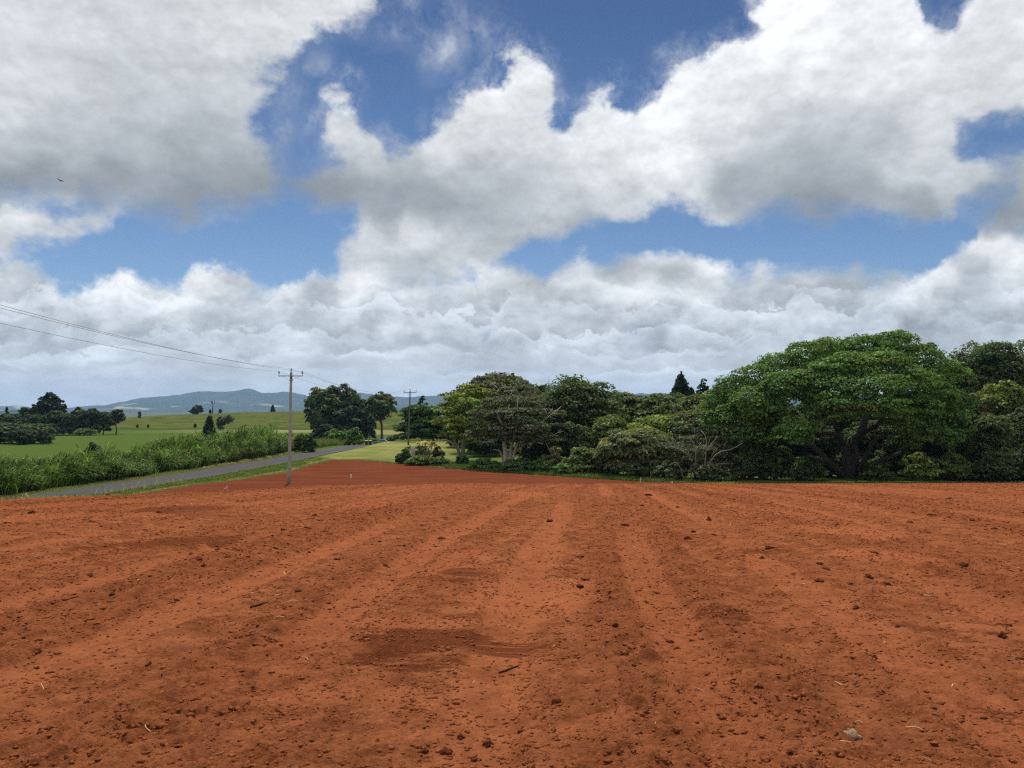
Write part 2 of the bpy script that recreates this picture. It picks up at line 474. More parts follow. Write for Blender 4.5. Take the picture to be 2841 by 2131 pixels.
for j in range(len(YS)):
    cn = t.new('ShaderNodeRGBCurve')
    mp = cn.mapping; mp.use_clip = True
    mp.clip_min_x = mp.clip_min_y = 0; mp.clip_max_x = mp.clip_max_y = 1
    for ch, arr in ((0, np.clip(SD[j] / 300 + .5, 0, 1)), (1, np.clip(BR[j], 0, 1)), (2, np.clip(THN[j], 0, 1))):
        cv = mp.curves[ch]
        N = len(XS)
        for i in range(1, N - 1):
            cv.points.new(i / (N - 1), float(arr[i]))
        cv.points[0].location = (0, float(arr[0])); cv.points[len(cv.points) - 1].location = (1, float(arr[-1]))
    mp.update()
    # (each row leans on the one before, which keeps the shader's stack small)
    t.l.new(uvec if acc is None else t.vm('MULTIPLY_ADD', acc, (1e-7, 1e-7, 1e-7), uvec), cn.inputs['Color'])
    tvj = tv if acc is None else t.math('MULTIPLY_ADD', t.vm('DOT_PRODUCT', acc, (1, 0, 0)), 1e-7, tv)
    wgt = t.math('SUBTRACT', 1., t.math('ABSOLUTE', t.math('SUBTRACT', tvj, float(j))), clamp=True)
    if acc is None: acc = t.scale(cn.outputs[0], wgt)
    else: acc = t.vm('MULTIPLY_ADD', cn.outputs[0], t.comb(wgt, wgt, wgt), acc)
sd, br, thn = t.sep(acc)
sdp = t.math('MULTIPLY_ADD', sd, 300., -157.)
vpx = t.math('MULTIPLY_ADD', V, -FP, PH / 2)
# billows: noise stretched a little along the horizon
ds = t.vm('MULTIPLY', d, (1, 1, 1.35))
n1 = t.noise(ds, 15, 9, .58)
n2 = t.noise(ds, 55, 7, .6)
edge = t.math('ADD', t.math('MULTIPLY', t.math('SUBTRACT', n1, .5), 150.), t.math('MULTIPLY', t.math('SUBTRACT', n2, .5), 44.))
sdn = t.math('ADD', sdp, edge)
soft = t.mapr(br, .60, .92, 56., 24.)
alpha = t.mapr(sdn, t.math('MULTIPLY', soft, -.75), soft, 0., 1., True)
alpha = t.math('MULTIPLY', alpha, .985)
veil = t.math('MULTIPLY', t.mapr(sdn, -75., 15., 0., .5, True), t.mapr(t.noise(t.vm('MULTIPLY', dw, (1.2, 1, .9)), 30, 8, .65), .40, .68))
veil = t.math('MULTIPLY', veil, t.mapr(vpx, 600., 470.))
alpha = t.math('MAXIMUM', alpha, veil)
alpha = t.math('MAXIMUM', alpha, t.math('MULTIPLY', t.math('MULTIPLY', thn, .75), t.mapr(t.noise(t.vm('MULTIPLY', dw, (1.3, 1, .8)), 22, 7, .62), .36, .72)))
# relief: sun side of each billow is brighter
off = (0.0, 0.004, 0.011)
def relief(sc, det, o):
    a = t.noise(ds, sc, det, .55); b = t.noise(t.vm('ADD', ds, o), sc, det, .55)
    return t.math('SUBTRACT', a, b)
r1 = relief(20, 6, off); r2 = relief(60, 5, (0, .001, .004))
brn = t.math('ADD', br, t.math('ADD', t.math('MULTIPLY', t.math('MULTIPLY', r1, t.mapr(br, .58, .9, .08, .34)), 1.), t.math('MULTIPLY', r2, t.mapr(br, .6, .95, .01, .07))))
brn = t.math('ADD', brn, t.math('MULTIPLY', t.math('SUBTRACT', t.noise(ds, 12, 4, .5), .5), .14))
# the far bank: rows of cumulus one behind another, white along each top and grey-blue below
bank = None
for k, (y0, amp, su, sv, drop, top) in enumerate(((790, 300, 13, 15, 95, .99), (850, 280, 15, 20, 80, .95), (915, 210, 16, 30, 58, .92), (970, 120, 14, 42, 34, .88), (1020, 80, 12, 60, 24, .88))):
    prev = brn if bank is None else bank
    seed_ = t.math('MULTIPLY_ADD', prev, 1e-7, 3.7 * k + 1.3)
    vec = t.comb(t.math('MULTIPLY', U, su), t.math('MULTIPLY', V, sv), seed_)
    nk = t.noise(vec, 1., 9, .60)
    tk = t.math('SUBTRACT', vpx, t.math('MULTIPLY_ADD', t.math('SUBTRACT', nk, .5), amp, float(y0)))
    gate = t.mapr(t.noise(t.comb(t.math('MULTIPLY', U, 7.), t.math('MULTIPLY', V, 4.), t.math('MULTIPLY', seed_, 2.3)), 1., 3), .40, .52)
    mk = t.math('MULTIPLY', gate, t.mapr(tk, -2., 14., 0., 1., True))
    lit_ = t.mapr(t.noise(t.comb(t.math('MULTIPLY', U, 3.1), 0., t.math('MULTIPLY', seed_, 3.1)), 1., 2), .38, .62, -.10, .03)
    bk = t.math('ADD', t.mapr(tk, 0., float(drop) * 1.5, top + .02, .66 + .025 * k, True), lit_)
    bank = t.math('MULTIPLY_ADD', mk, t.math('SUBTRACT', bk, prev), prev)
bankw = t.math('MULTIPLY', t.mapr(vpx, 740., 830.), .58)
brn = t.math('MULTIPLY_ADD', bankw, t.math('SUBTRACT', bank, brn), brn)
pch = t.noise(t.vm('MULTIPLY', ds, (1, 1, 1.7)), 13, 8, .58)
brn = t.math('ADD', brn, t.math('MULTIPLY', t.math('MULTIPLY', t.math('SUBTRACT', pch, .5), t.math('MULTIPLY', t.mapr(vpx, 740., 820.), t.mapr(vpx, 900., 1060., 1., .45))), .44))
brn = t.math('ADD', brn, t.mapr(vpx, 900., 1080., 0., .07))
brn = t.math('MULTIPLY_ADD', brn, 1.13, -.08)
brn = t.math('MINIMUM', t.math('MAXIMUM', brn, .45), 1.02)
lin = t.math('POWER', brn, 2.25)
cool = t.mix(t.mapr(br, .6, .95), (.90, 1.0, 1.09), (.985, 1.0, 1.01))
elev = t.sep(d)[2]
cool = t.mix(t.mapr(elev, .0, .16, .7, 0.), cool, (.86, 1.0, 1.16))
cloud = t.scale(cool, t.math('MULTIPLY', lin, 10.))
skyc = t.mix(1., sky.outputs[0], t.mix(t.mapr(t.sep(d)[2], .08, .46), (.70, .80, .89), (.35, .46, .61)), 'MULTIPLY')
fin = t.mix(alpha, skyc, cloud)
bg = t.new('ShaderNodeBackground'); bg.inputs['Strength'].default_value = .1
t.l.new(fin, bg.inputs['Color'])
wo = t.new('ShaderNodeOutputWorld'); t.l.new(bg.outputs[0], wo.inputs['Surface'])

# ------------------------------------------------------------------ camera
cd = bpy.data.cameras.new('camera'); cam = bpy.data.objects.new('camera', cd); link(cam)
cd.sensor_fit = 'HORIZONTAL'; cd.sensor_width = 36; cd.lens = 36 * FP / PW
cd.clip_start = .05; cd.clip_end = 40000
cam.location = (0, 0, EYE); cam.rotation_euler = (math.pi / 2 + TH, 0, 0)
SC.camera = cam
SC.view_settings.view_transform = 'Standard'; SC.view_settings.look = 'None'
SC.view_settings.exposure = 0; SC.view_settings.gamma = 1
SC.cycles.use_denoising = False
SC.cycles.pixel_filter_type = 'BLACKMAN_HARRIS'
SC.cycles.filter_width = 1.25
SC.cycles.sample_clamp_indirect = 4
SC.cycles.sample_clamp_direct = 12

# ------------------------------------------------------------------ ground sheet
def cluster(breaks):
    out = []
    for a, b, st in breaks:
        n = max(1, int(round((b - a) / st)))
        out += list(np.linspace(a, b, n, endpoint=False))
    return out


gx = np.array(cluster([(-13000, -3000, 900), (-3000, -800, 180), (-800, -160, 22), (-160, -62, 5), (-62, -24, .8), (-24, 60, 2.2), (60, 160, 6), (160, 800, 25), (800, 3000, 180), (3000, 13001, 900)]) + [13000.])
gy = np.array(cluster([(-300, -20, 20), (-20, 55, 3), (55, 115, 1.0), (115, 270, 2.2), (270, 700, 6), (700, 1400, 35), (1400, 4000, 200), (4000, 11501, 700)]) + [11800.])
GX, GY = np.meshgrid(gx, gy)


def road_center(Y):
    r = np.array(ROADC); return np.interp(Y, r[:, 1], r[:, 0])


ROADPOLY = [(x - RHW, y) for x, y in ROADC] + [(x + RHW, y) for x, y in ROADC[::-1]]
GZ = H(GX, GY)
fd = sdpoly(GX, GY, FIELD); rd = sdpoly(GX, GY, ROADPOLY); lw = sdpoly(GX, GY, LAWN)
GZ = GZ - .45 * sstep(-.3, -2.2, fd) - .12 * sstep(.1, -.9, rd) - .16 * sstep(-.3, -1.6, lw)
ny, nx = GX.shape
idx = np.arange(ny * nx).reshape(ny, nx)
GF = np.stack([idx[:-1, :-1].ravel(), idx[:-1, 1:].ravel(), idx[1:, 1:].ravel(), idx[1:, :-1].ravel()], 1)
GV = np.stack([GX.ravel(), GY.ravel(), GZ.ravel()], 1)

m, t, b = new_mat('pasture')
pos = t.new('ShaderNodeNewGeometry').outputs['Position']
px_, py_, pz_ = t.sep(pos)
nb = t.noise(pos, .035, 4, .6); nf = t.noise(pos, .9, 5, .65); nm = t.noise(pos, .22, 4, .6)
c = t.mix(nf, (.040, .066, .014), (.092, .122, .030))
c = t.mix(t.mapr(nm, .35, .7), c, (.056, .092, .020))
wob = t.math('MULTIPLY_ADD', t.math('SUBTRACT', nb, .5), 26., py_)
rowv = t.vm('MULTIPLY', pos, (.02, .22, 0))
hillc = t.mix(t.noise(rowv, 1.0, 5, .65), (0.0486, 0.0650, 0.0149), (0.1323, 0.1326, 0.0378))
hillc = t.mix(t.mapr(t.noise(pos, .11, 5, .7), .42, .62), hillc, (0.0405, 0.0598, 0.0162))
c = t.mix(t.mapr(wob, 338, 352), c, hillc)
palem = t.math('MULTIPLY', t.mapr(wob, 268, 284), t.mapr(wob, 322, 312))
palem = t.math('MULTIPLY', palem, t.mapr(px_, -150, -90))
c = t.mix(t.math('MULTIPLY', palem, .8), c, t.mix(nf, (.15, .145, .062), (.25, .225, .11)))
darkm = t.math('MULTIPLY', t.mapr(wob, 318, 324), t.mapr(wob, 344, 334))
c = t.mix(t.math('MULTIPLY', darkm, .75), c, (.032, .050, .013))
# understorey leaf litter under the wood
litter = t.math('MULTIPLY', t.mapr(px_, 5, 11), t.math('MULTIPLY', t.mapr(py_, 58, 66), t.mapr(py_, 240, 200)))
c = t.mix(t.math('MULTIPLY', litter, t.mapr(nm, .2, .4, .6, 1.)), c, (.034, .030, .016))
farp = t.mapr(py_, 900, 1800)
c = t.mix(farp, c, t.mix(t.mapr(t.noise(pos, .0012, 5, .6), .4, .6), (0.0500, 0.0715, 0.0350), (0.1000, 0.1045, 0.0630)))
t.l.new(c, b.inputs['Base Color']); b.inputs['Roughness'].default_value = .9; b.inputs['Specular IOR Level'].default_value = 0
bn = t.new('ShaderNodeBump'); bn.inputs['Strength'].default_value = .8; bn.inputs['Distance'].default_value = .35
t.l.new(t.noise(pos, 1.1, 6, .7), bn.inputs['Height']); t.l.new(bn.outputs[0], b.inputs['Normal'])
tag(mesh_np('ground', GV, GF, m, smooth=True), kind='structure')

# ------------------------------------------------------------------ lawn


def poly_grid(poly, x0, x1, nx, ys, zoff):
    xs = np.linspace(x0, x1, nx); X, Y = np.meshgrid(xs, ys)
    keepv = sdpoly(X, Y, poly) < .05
    Z = H(X, Y) + zoff
    id_ = np.arange(X.size).reshape(X.shape)
    F = np.stack([id_[:-1, :-1].ravel(), id_[:-1, 1:].ravel(), id_[1:, 1:].ravel(), id_[1:, :-1].ravel()], 1)
    k = keepv.ravel()[F].all(1)
    F = F[k]
    u, inv = np.unique(F, return_inverse=True)
    V = np.stack([X.ravel(), Y.ravel(), Z.ravel()], 1)[u]
    return V, inv.reshape(F.shape)


m, t, b = new_mat('mown_grass')
pos = t.new('ShaderNodeNewGeometry').outputs['Position']
px_, py_, pz_ = t.sep(pos)
st = t.math('SINE', t.math('ADD', t.math('MULTIPLY', px_, 1.9), t.math('ADD', t.math('MULTIPLY', py_, .42), t.math('MULTIPLY', t.noise(pos, .2, 3), 4.))))
nf = t.noise(pos, 2.2, 6, .7); nb = t.noise(pos, .16, 4, .6)
c = t.mix(nf, (0.1586, 0.1650, 0.0520), (0.2501, 0.2310, 0.0832))
c = t.mix(t.mapr(st, -.6, .9, 0, .42), c, (.205, .190, .072))
c = t.mix(t.mapr(nb, .40, .68, 0, .8), c, (.080, .112, .028))
c = t.mix(t.mapr(px_, -13, -6, 0, .75), c, (.055, .105, .022))
t.l.new(c, b.inputs['Base Color']); b.inputs['Roughness'].default_value = .95; b.inputs['Specular IOR Level'].default_value = 0
bn = t.new('ShaderNodeBump'); bn.inputs['Strength'].default_value = .7; bn.inputs['Distance'].default_value = .12
t.l.new(t.noise(pos, 4., 5, .7), bn.inputs['Height']); t.l.new(bn.outputs[0], b.inputs['Normal'])
V, F = poly_grid(LAWN, -31, 44, 150, np.linspace(70, 179, 220), .015)
tag(mesh_np('lawn', V, F, m, smooth=True), kind='structure')

# ------------------------------------------------------------------ road
m, t, b = new_mat('asphalt')
pos = t.new('ShaderNodeNewGeometry').outputs['Position']
sc = t.attr('across').outputs['Fac']
nf = t.noise(pos, 9, 5, .7); nl = t.noise(t.vm('MULTIPLY', pos, (1.6, .05, 0)), 1.0, 4, .6)
c = t.mix(nf, (.015, .0145, .016), (.030, .0285, .030))
c = t.mix(t.mapr(t.noise(pos, .35, 3, .6), .52, .60, 0, .6), c, (.026, .0245, .026))
c = t.mix(t.mapr(nl, .4, .65, 0, .55), c, (.038, .036, .038))
wheel = t.math('SINE', t.math('MULTIPLY', sc, 12.6))
c = t.mix(t.mapr(wheel, .0, 1., 0, .45), c, (.015, .0145, .016))
edge_ = t.mapr(t.math('ADD', t.math('ABSOLUTE', t.math('SUBTRACT', sc, .5)), t.math('MULTIPLY', t.math('SUBTRACT', t.noise(pos, 1.2, 4, .7), .5), .12)), .44, .5)
c = t.mix(edge_, c, (.13, .085, .055))
t.l.new(c, b.inputs['Base Color']); b.inputs['Roughness'].default_value = .85; b.inputs['Specular IOR Level'].default_value = .25
ys = np.linspace(12, 260, 250); V = []; A = []
cx = road_center(ys)
cx = np.convolve(np.pad(cx, 6, 'edge'), np.ones(13) / 13, 'valid')
NA = 9
for yv, xc in zip(ys, cx):
    for k in range(NA):
        s_ = k / (NA - 1)
        x = xc + (s_ - .5) * 2 * RHW * (1 + .012 * math.sin(yv * 1.3 + k))
        V.append((x, yv, 0)); A.append(s_)
V = np.array(V); A = np.array(A)
zc = np.repeat(H(cx, ys), NA)
V[:, 2] = .5 * zc + .5 * H(V[:, 0], V[:, 1]) + .03 + .06 * (1 - (2 * A - 1) ** 2)
id_ = np.arange(len(V)).reshape(len(ys), NA)
F = np.stack([id_[:-1, :-1].ravel(), id_[:-1, 1:].ravel(), id_[1:, 1:].ravel(), id_[1:, :-1].ravel()], 1)
tag(mesh_np('road', V, F, m, attrs={'across': A}, smooth=True), kind='structure')

# ------------------------------------------------------------------ red field
def patch_world(px, py, rx, ry, tilt=0.):
    g = ground_hit(px, py); a = ground_hit(px, py - ry); c_ = ground_hit(px, py + ry)
    a = g if a is None else a
    k = g[1] / FP
    hy = max(.12, abs(a[1] - c_[1]) / 2) if c_ is not None else .3
    return g[0], g[1], rx * k, min(hy, 6.), tilt * rx * k


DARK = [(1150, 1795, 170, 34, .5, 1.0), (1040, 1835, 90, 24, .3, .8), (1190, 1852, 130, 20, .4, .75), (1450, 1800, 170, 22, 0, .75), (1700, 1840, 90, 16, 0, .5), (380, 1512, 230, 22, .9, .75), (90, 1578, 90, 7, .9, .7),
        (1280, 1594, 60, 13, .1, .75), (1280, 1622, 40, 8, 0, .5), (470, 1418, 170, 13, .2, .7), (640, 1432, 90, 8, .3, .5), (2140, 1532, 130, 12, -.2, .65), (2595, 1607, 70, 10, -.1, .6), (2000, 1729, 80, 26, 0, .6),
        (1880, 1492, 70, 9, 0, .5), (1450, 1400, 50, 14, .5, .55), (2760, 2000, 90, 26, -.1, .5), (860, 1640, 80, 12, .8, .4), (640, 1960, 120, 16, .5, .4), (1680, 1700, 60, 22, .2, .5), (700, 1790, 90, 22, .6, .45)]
LIGHT = [(1480, 1655, 170, 70, .5, 1.), (1290, 1560, 70, 45, .5, .6), (1180, 1740, 200, 22, .6, .7), (1520, 1560, 60, 50, .6, .7), (2330, 1475, 120, 25, -.6, .9), (2440, 1545, 110, 22, -.5, .9), (2120, 1420, 60, 25, -.9, .6), (900, 1950, 150, 40, .5, .5),
         (1650, 2040, 130, 30, .3, .6), (2640, 1950, 90, 60, 0, .6), (1220, 1970, 190, 40, 0, .5), (2300, 1740, 190, 22, 0, .5), (180, 1440, 200, 14, .7, .6), (1050, 1400, 130, 12, .4, .5), (700, 1400, 200, 9, .4, .45), (1450, 1372, 70, 12, .5, .7), (60, 2000, 140, 30, .5, .4), (300, 1800, 160, 30, .5, .35)]
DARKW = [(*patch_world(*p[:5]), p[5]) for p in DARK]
LIGHTW = [(*patch_world(*p[:5]), p[5]) for p in LIGHT]


def patchmask(X, Y, L, seed):
    s = np.zeros_like(X)
    wx = .5 * fbm(X / 1.3, Y / 1.3, seed, 3)
    for x, y, rx, ry, tl, a in L:
        f = (Y - y) / ry
        dx_ = (X - x - tl * np.clip(f, -1.5, 1.5) * .5) / rx
        r = np.sqrt(dx_ ** 2 + f ** 2) + wx
        s = np.maximum(s, a * (1 - sstep(.55, 1.25, r)))
    return s


def bands(X, Y):
    """tillage passes: strips that run away from the viewer, rough and smooth by turns"""
    Xw = cross(X, Y)
    return np.clip(.5 + .75 * fbm(Xw / 1.7, Y / 60, 11, 3, .55) + .12 * np.sin(Xw * 2 * math.pi / 2.9), 0, 1)


PASS = 2.9


def cross(X, Y):
    """distance across the tractor passes, which head a little to the right"""
    return X - .10 * Y + .25 * fbm(X / 11, Y / 16, 41, 2)


def tracks(X, Y):
    S = cross(X, Y); k = np.floor(S / PASS); p = S - k * PASS
    j = _hash(k.astype(np.int64), k.astype(np.int64) * 0, 5) / 4294967296.0
    wh = np.zeros_like(S); ed = np.zeros_like(S)
    for i, c in enumerate((.72, 2.2)):
        d = np.abs(p - c - .25 * (j - .5))
        f = sstep(-.28, .22, fbm(k * 3.7 + i * 9.3, Y / 13., 161, 2)) * sstep(90, 40, Y)
        d = d + .05 * noise2(X / .35, Y / .5, 163)
        wh = np.maximum(wh, f * (1 - sstep(.19, .29, d))); ed = np.maximum(ed, f * np.exp(-((d - .36) / .09) ** 2))
    return wh, ed


def near_mask(X, Y):
    return 1 - sstep(62, 66, Y + .8 * fbm(X / 3, Y / 3, 51, 3) - .02 * np.maximum(X, 0) * 0 + sstep(-14, -30, X) * 3)


def att(lam, s):
    return np.clip(1.6 - 3.2 * s / lam, 0, 1)


def field_disp(X, Y, sp):
    bd = bands(X, Y); nr = near_mask(X, Y)
    wh, ed = tracks(X, Y); wh = wh * nr; ed = ed * nr
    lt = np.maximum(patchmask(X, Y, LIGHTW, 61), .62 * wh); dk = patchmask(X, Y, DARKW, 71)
    rough = np.clip(.45 + .95 * bd - .55 * lt + .0 * dk, .12, 1.2) * (.35 + .65 * nr)
    edge_in = 1.0
    z = .035 * fbm(X / 6, Y / 8, 3, 2)
    z = z + (.030 * (bd - .5) + .018 * noise2(cross(X, Y) / .55, Y / 14, 19) * att(.55, sp)) * (.4 + .6 * nr)
    z = z - .012 * dk - .028 * wh + .022 * ed * (.6 + .8 * noise2(X / .3, Y / .4, 165))
    # tine marks: fine furrows a hand or two apart, broken up by crumbs
    Xt = cross(X, Y) + .06 * noise2(X / 2.5, Y / 9, 151)
    tm = sstep(-.25, .35, fbm(X / 2.2, Y / 13, 152, 2))
    z = z + tm * (.012 * np.sin(Xt * 2 * math.pi / .36) * att(.36, sp) + .010 * np.sin(Xt * 2 * math.pi / .93 + 1) * att(.93, sp)) * (1 - .5 * lt)
    r = 0
    for lam, a, sd_ in ((.9, .012, 1), (.42, .010, 2), (.21, .010, 3), (.11, .011, 4), (.055, .010, 5), (.028, .0075, 6)):
        n = noise2(X / lam + sd_ * 9.1, Y / lam, 100 + sd_)
        bil = 1 - 2.2 * np.abs(n) if sd_ % 2 else n
        r = r + a * bil * att(lam, sp)
    cl = sstep(.05, .6, fbm(X / .17, Y / .17, 131, 2)) * .030 * att(.17, sp) * sstep(.35, .8, bd)
    z = z + rough * r + cl * (.4 + .6 * nr) * (1 - .7 * lt)
    # scraped horizontal striations in the patches of painted shade
    z = z + dk * (.026 * noise2(X / .7, Y / .07 + .12 * X, 141) * att(.07, sp) + .022 * noise2(X / 1.2, Y / .17, 142) * att(.17, sp))
    z = z + .55 * .03 * noise2(X / 1.0, Y / .12, 143) * att(.12, sp) * sstep(.15, .6, noise2(X / 2.7, Y / 2.2, 144)) * nr
    return z, bd, nr, lt, dk


def row_samples(n, y0, y1):
    yy = np.geomspace(y0 + 3.2, y1 + 3.2, 4000) - 3.2
    hgt = EYE - H(0 * yy, yy)
    dens = 1.0 * FP * hgt / (np.maximum(yy, 2.6) ** 2) / 9. + 18. / (yy + 3.2)
    cum = np.concatenate([[0], np.cumsum(.5 * (dens[1:] + dens[:-1]) * np.diff(yy))])
    return np.interp(np.linspace(0, cum[-1], n), cum, yy), lambda q: np.interp(q * cum[-1], cum, yy)


NR, NC = 1200, 1350
yr, ysampler = row_samples(NR, -1.5, 105.)
ac = np.linspace(-.80, .84, NC)
A_, Yg = np.meshgrid(ac, yr)
Xg = A_ * (Yg + 2.6)
spc = np.maximum((ac[1] - ac[0]) * (Yg + 2.6), .6 * np.gradient(yr)[:, None] * np.ones_like(Yg))
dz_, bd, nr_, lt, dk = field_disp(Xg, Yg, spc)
sdF = sdpoly(Xg, Yg, FIELD)
sdF = sdF + .35 * fbm(Xg / 1.1, Yg / 1.1, 77, 3) * sstep(40, 60, Yg)
Zg = H(Xg, Yg) + dz_ * sstep(0, -1.2, sdF) + .02 - .12 * sstep(-.5, .1, sdF)
id_ = np.arange(Xg.size).reshape(Xg.shape)
F = np.stack([id_[:-1, :-1].ravel(), id_[:-1, 1:].ravel(), id_[1:, 1:].ravel(), id_[1:, :-1].ravel()], 1)
keep = (sdF < .1).ravel()[F].all(1)
F = F[keep]; u, inv = np.unique(F, return_inverse=True); F = inv.reshape(F.shape)
V = np.stack([Xg.ravel(), Yg.ravel(), Zg.ravel()], 1)[u]
m, t, b = new_mat('red_soil')
pos = t.new('ShaderNodeNewGeometry').outputs['Position']
ba = t.attr('band').outputs['Fac']; na = t.attr('near').outputs['Fac']; la = t.attr('light').outputs['Fac']; da = t.attr('scrape_shade').outputs['Fac']
n0 = t.noise(pos, .45, 5, .6); n1_ = t.noise(pos, 4., 6, .65); n2_ = t.noise(pos, 26., 6, .7); n3_ = t.noise(pos, 110., 4, .7)
mx = t.math('ADD', t.math('MULTIPLY', n1_, .5), t.math('ADD', t.math('MULTIPLY', n2_, .3), t.math('MULTIPLY', n3_, .2)))
c = t.mix(t.mapr(mx, .42, .58), (0.1180, 0.0363, 0.0146), (0.2790, 0.0957, 0.0407))
c = t.mix(t.mapr(n0, .35, .7, 0, .2), c, (0.2102, 0.0646, 0.0265))
c = t.mix(t.math('MULTIPLY', ba, .36), c, (0.1342, 0.0381, 0.0142))
c = t.mix(t.math('MULTIPLY', la, .6), c, t.mix(n2_, (0.2838, 0.0862, 0.0353), (0.3526, 0.1155, 0.0495)))
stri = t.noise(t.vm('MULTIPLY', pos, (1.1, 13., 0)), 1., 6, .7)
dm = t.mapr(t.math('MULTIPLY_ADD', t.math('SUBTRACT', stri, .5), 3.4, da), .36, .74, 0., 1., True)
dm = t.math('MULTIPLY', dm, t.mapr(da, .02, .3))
c = t.mix(t.math('MULTIPLY', dm, .92), c, t.mix(n2_, (.062, .019, .009), (.15, .042, .017)))  # shadow of the scraped striations, painted into the soil colour as dark streaks
farc = t.mix(t.mapr(t.noise(t.vm('MULTIPLY', pos, (.15, .6, 0)), 1., 5, .65), .35, .65), (0.0836, 0.0234, 0.0121), (0.1425, 0.0414, 0.0198))
farc = t.mix(t.mapr(n1_, .3, .7, 0., .35), farc, (.135, .043, .021))
c = t.mix(t.math('MULTIPLY', t.math('SUBTRACT', 1., na), .95), c, farc)
t.l.new(c, b.inputs['Base Color']); b.inputs['Roughness'].default_value = 1.; b.inputs['Specular IOR Level'].default_value = 0
bn = t.new('ShaderNodeBump'); bn.inputs['Strength'].default_value = 1.; bn.inputs['Distance'].default_value = .022
t.l.new(t.math('ADD', t.noise(pos, 34., 7, .72), t.math('MULTIPLY', t.noise(pos, 9., 5, .65), 1.8)), bn.inputs['Height']); t.l.new(bn.outputs[0], b.inputs['Normal'])
SOIL = m
tag(mesh_np('field', V, F, m, attrs={'band': bd.ravel()[u], 'near': nr_.ravel()[u], 'light': lt.ravel()[u], 'scrape_shade': dk.ravel()[u]}, smooth=True), kind='structure')
del A_, Yg, Xg, spc, dz_, sdF, Zg, id_, F, V

# ------------------------------------------------------------------ loose soil on the field
def ico(sub):
    bm = bmesh.new(); bmesh.ops.create_icosphere(bm, subdivisions=sub, radius=1)
    v = np.array([list(x.co) for x in bm.verts]); f = np.array([[x.index for x in g.verts] for g in bm.faces]); bm.free()
    return v, f


def crumb_mat(name, a, bcol):
    m, t, b = new_mat(name)
    pos = t.new('ShaderNodeNewGeometry').outputs['Position']
    t.l.new(t.mix(t.mapr(t.noise(pos, 30, 5, .7), .3, .7), a, bcol), b.inputs['Base Color'])
    b.inputs['Roughness'].default_value = 1; b.inputs['Specular IOR Level'].default_value = .05
    bn = t.new('ShaderNodeBump'); bn.inputs['Strength'].default_value = .9; bn.inputs['Distance'].default_value = .02
    t.l.new(t.noise(pos, 60, 6, .7), bn.inputs['Height']); t.l.new(bn.outputs[0], b.inputs['Normal'])
    return m


CRUMB = crumb_mat('crumb_soil', (0.1520, 0.0425, 0.0159), (0.3309, 0.1045, 0.0407))
CLOD = crumb_mat('clod_soil', (.045, .014, .0075), (.15, .042, .017))


def scatter(n, smin, smax, power):
    Y = ysampler(.06 + .94 * rng.random(n)); X = (rng.random(n) * 1.62 - .78) * (Y + 3.)
    s = smin * (smax / smin) ** (rng.random(n) ** power)
    k = sdpoly(X, Y, FIELD) < -.6
    return X[k], Y[k], s[k]


X, Y, S = scatter(330000, .0045, .026, 1.9)
dz_, bd, nr_, lt, dk = field_disp(X, Y, np.full_like(X, .05))
keep = rng.random(len(X)) < np.clip(.08 + 1.3 * sstep(.3, .9, bd) * (1 - .8 * lt) + .4 * sstep(.15, .5, fbm(X / .8, Y / .8, 201, 2)), 0, 1) * (.05 + .95 * nr_)
X, Y, S, dz_ = X[keep], Y[keep], S[keep], dz_[keep]
# strings of bigger crumbs turned up along the tine lines
X2, Y2, S2 = scatter(46000, .007, .026, 1.6)
S0 = cross(X2, Y2); ln = np.floor(S0 / PASS); jit = _hash(ln.astype(np.int64), ln.astype(np.int64) * 0, 5) / 4294967296.0
q2 = rng.integers(0, 6, len(X2)); offs = np.array([.72 - .36, .72 + .36, 2.2 - .36, 2.2 + .36, 1.3, 1.65])[q2] + .25 * (jit - .5)
X2 = X2 + (ln * PASS + offs - S0) + rng.normal(0, .065, len(X2)); ln = ln * 6 + q2
k2 = (fbm(ln * .37, Y2 / 5., 211, 3) > .0) & (Y2 < 62) & (sdpoly(X2, Y2, FIELD) < -.6)
X2, Y2, S2 = X2[k2], Y2[k2], S2[k2]
d2_ = field_disp(X2, Y2, np.full_like(X2, .05))[0]
X, Y, S, dz_ = np.concatenate([X, X2]), np.concatenate([Y, Y2]), np.concatenate([S, S2]), np.concatenate([dz_, d2_])
S = S * (.8 + Y / 40.)
iv, if_ = ico(1)
n = len(X)
rad = 1 + .35 * rng.standard_normal((n, len(iv), 1)).clip(-1.2, 1.4)
ang = rng.random(n) * 6.283; ca, sa = np.cos(ang), np.sin(ang)
v = iv[None] * rad * S[:, None, None] * np.stack([.8 + .7 * rng.random(n), .6 + .5 * rng.random(n), .3 + .35 * rng.random(n)], 1)[:, None, :]
vx = v[..., 0] * ca[:, None] - v[..., 1] * sa[:, None]; vy = v[..., 0] * sa[:, None] + v[..., 1] * ca[:, None]
v = np.stack([vx + X[:, None], vy + Y[:, None], v[..., 2] + (H(X, Y) + .02 + dz_ + S * .05)[:, None]], -1)
f = if_[None] + (np.arange(n) * len(iv))[:, None, None]
V1, F1 = v.reshape(-1, 3), f.reshape(-1, 3)
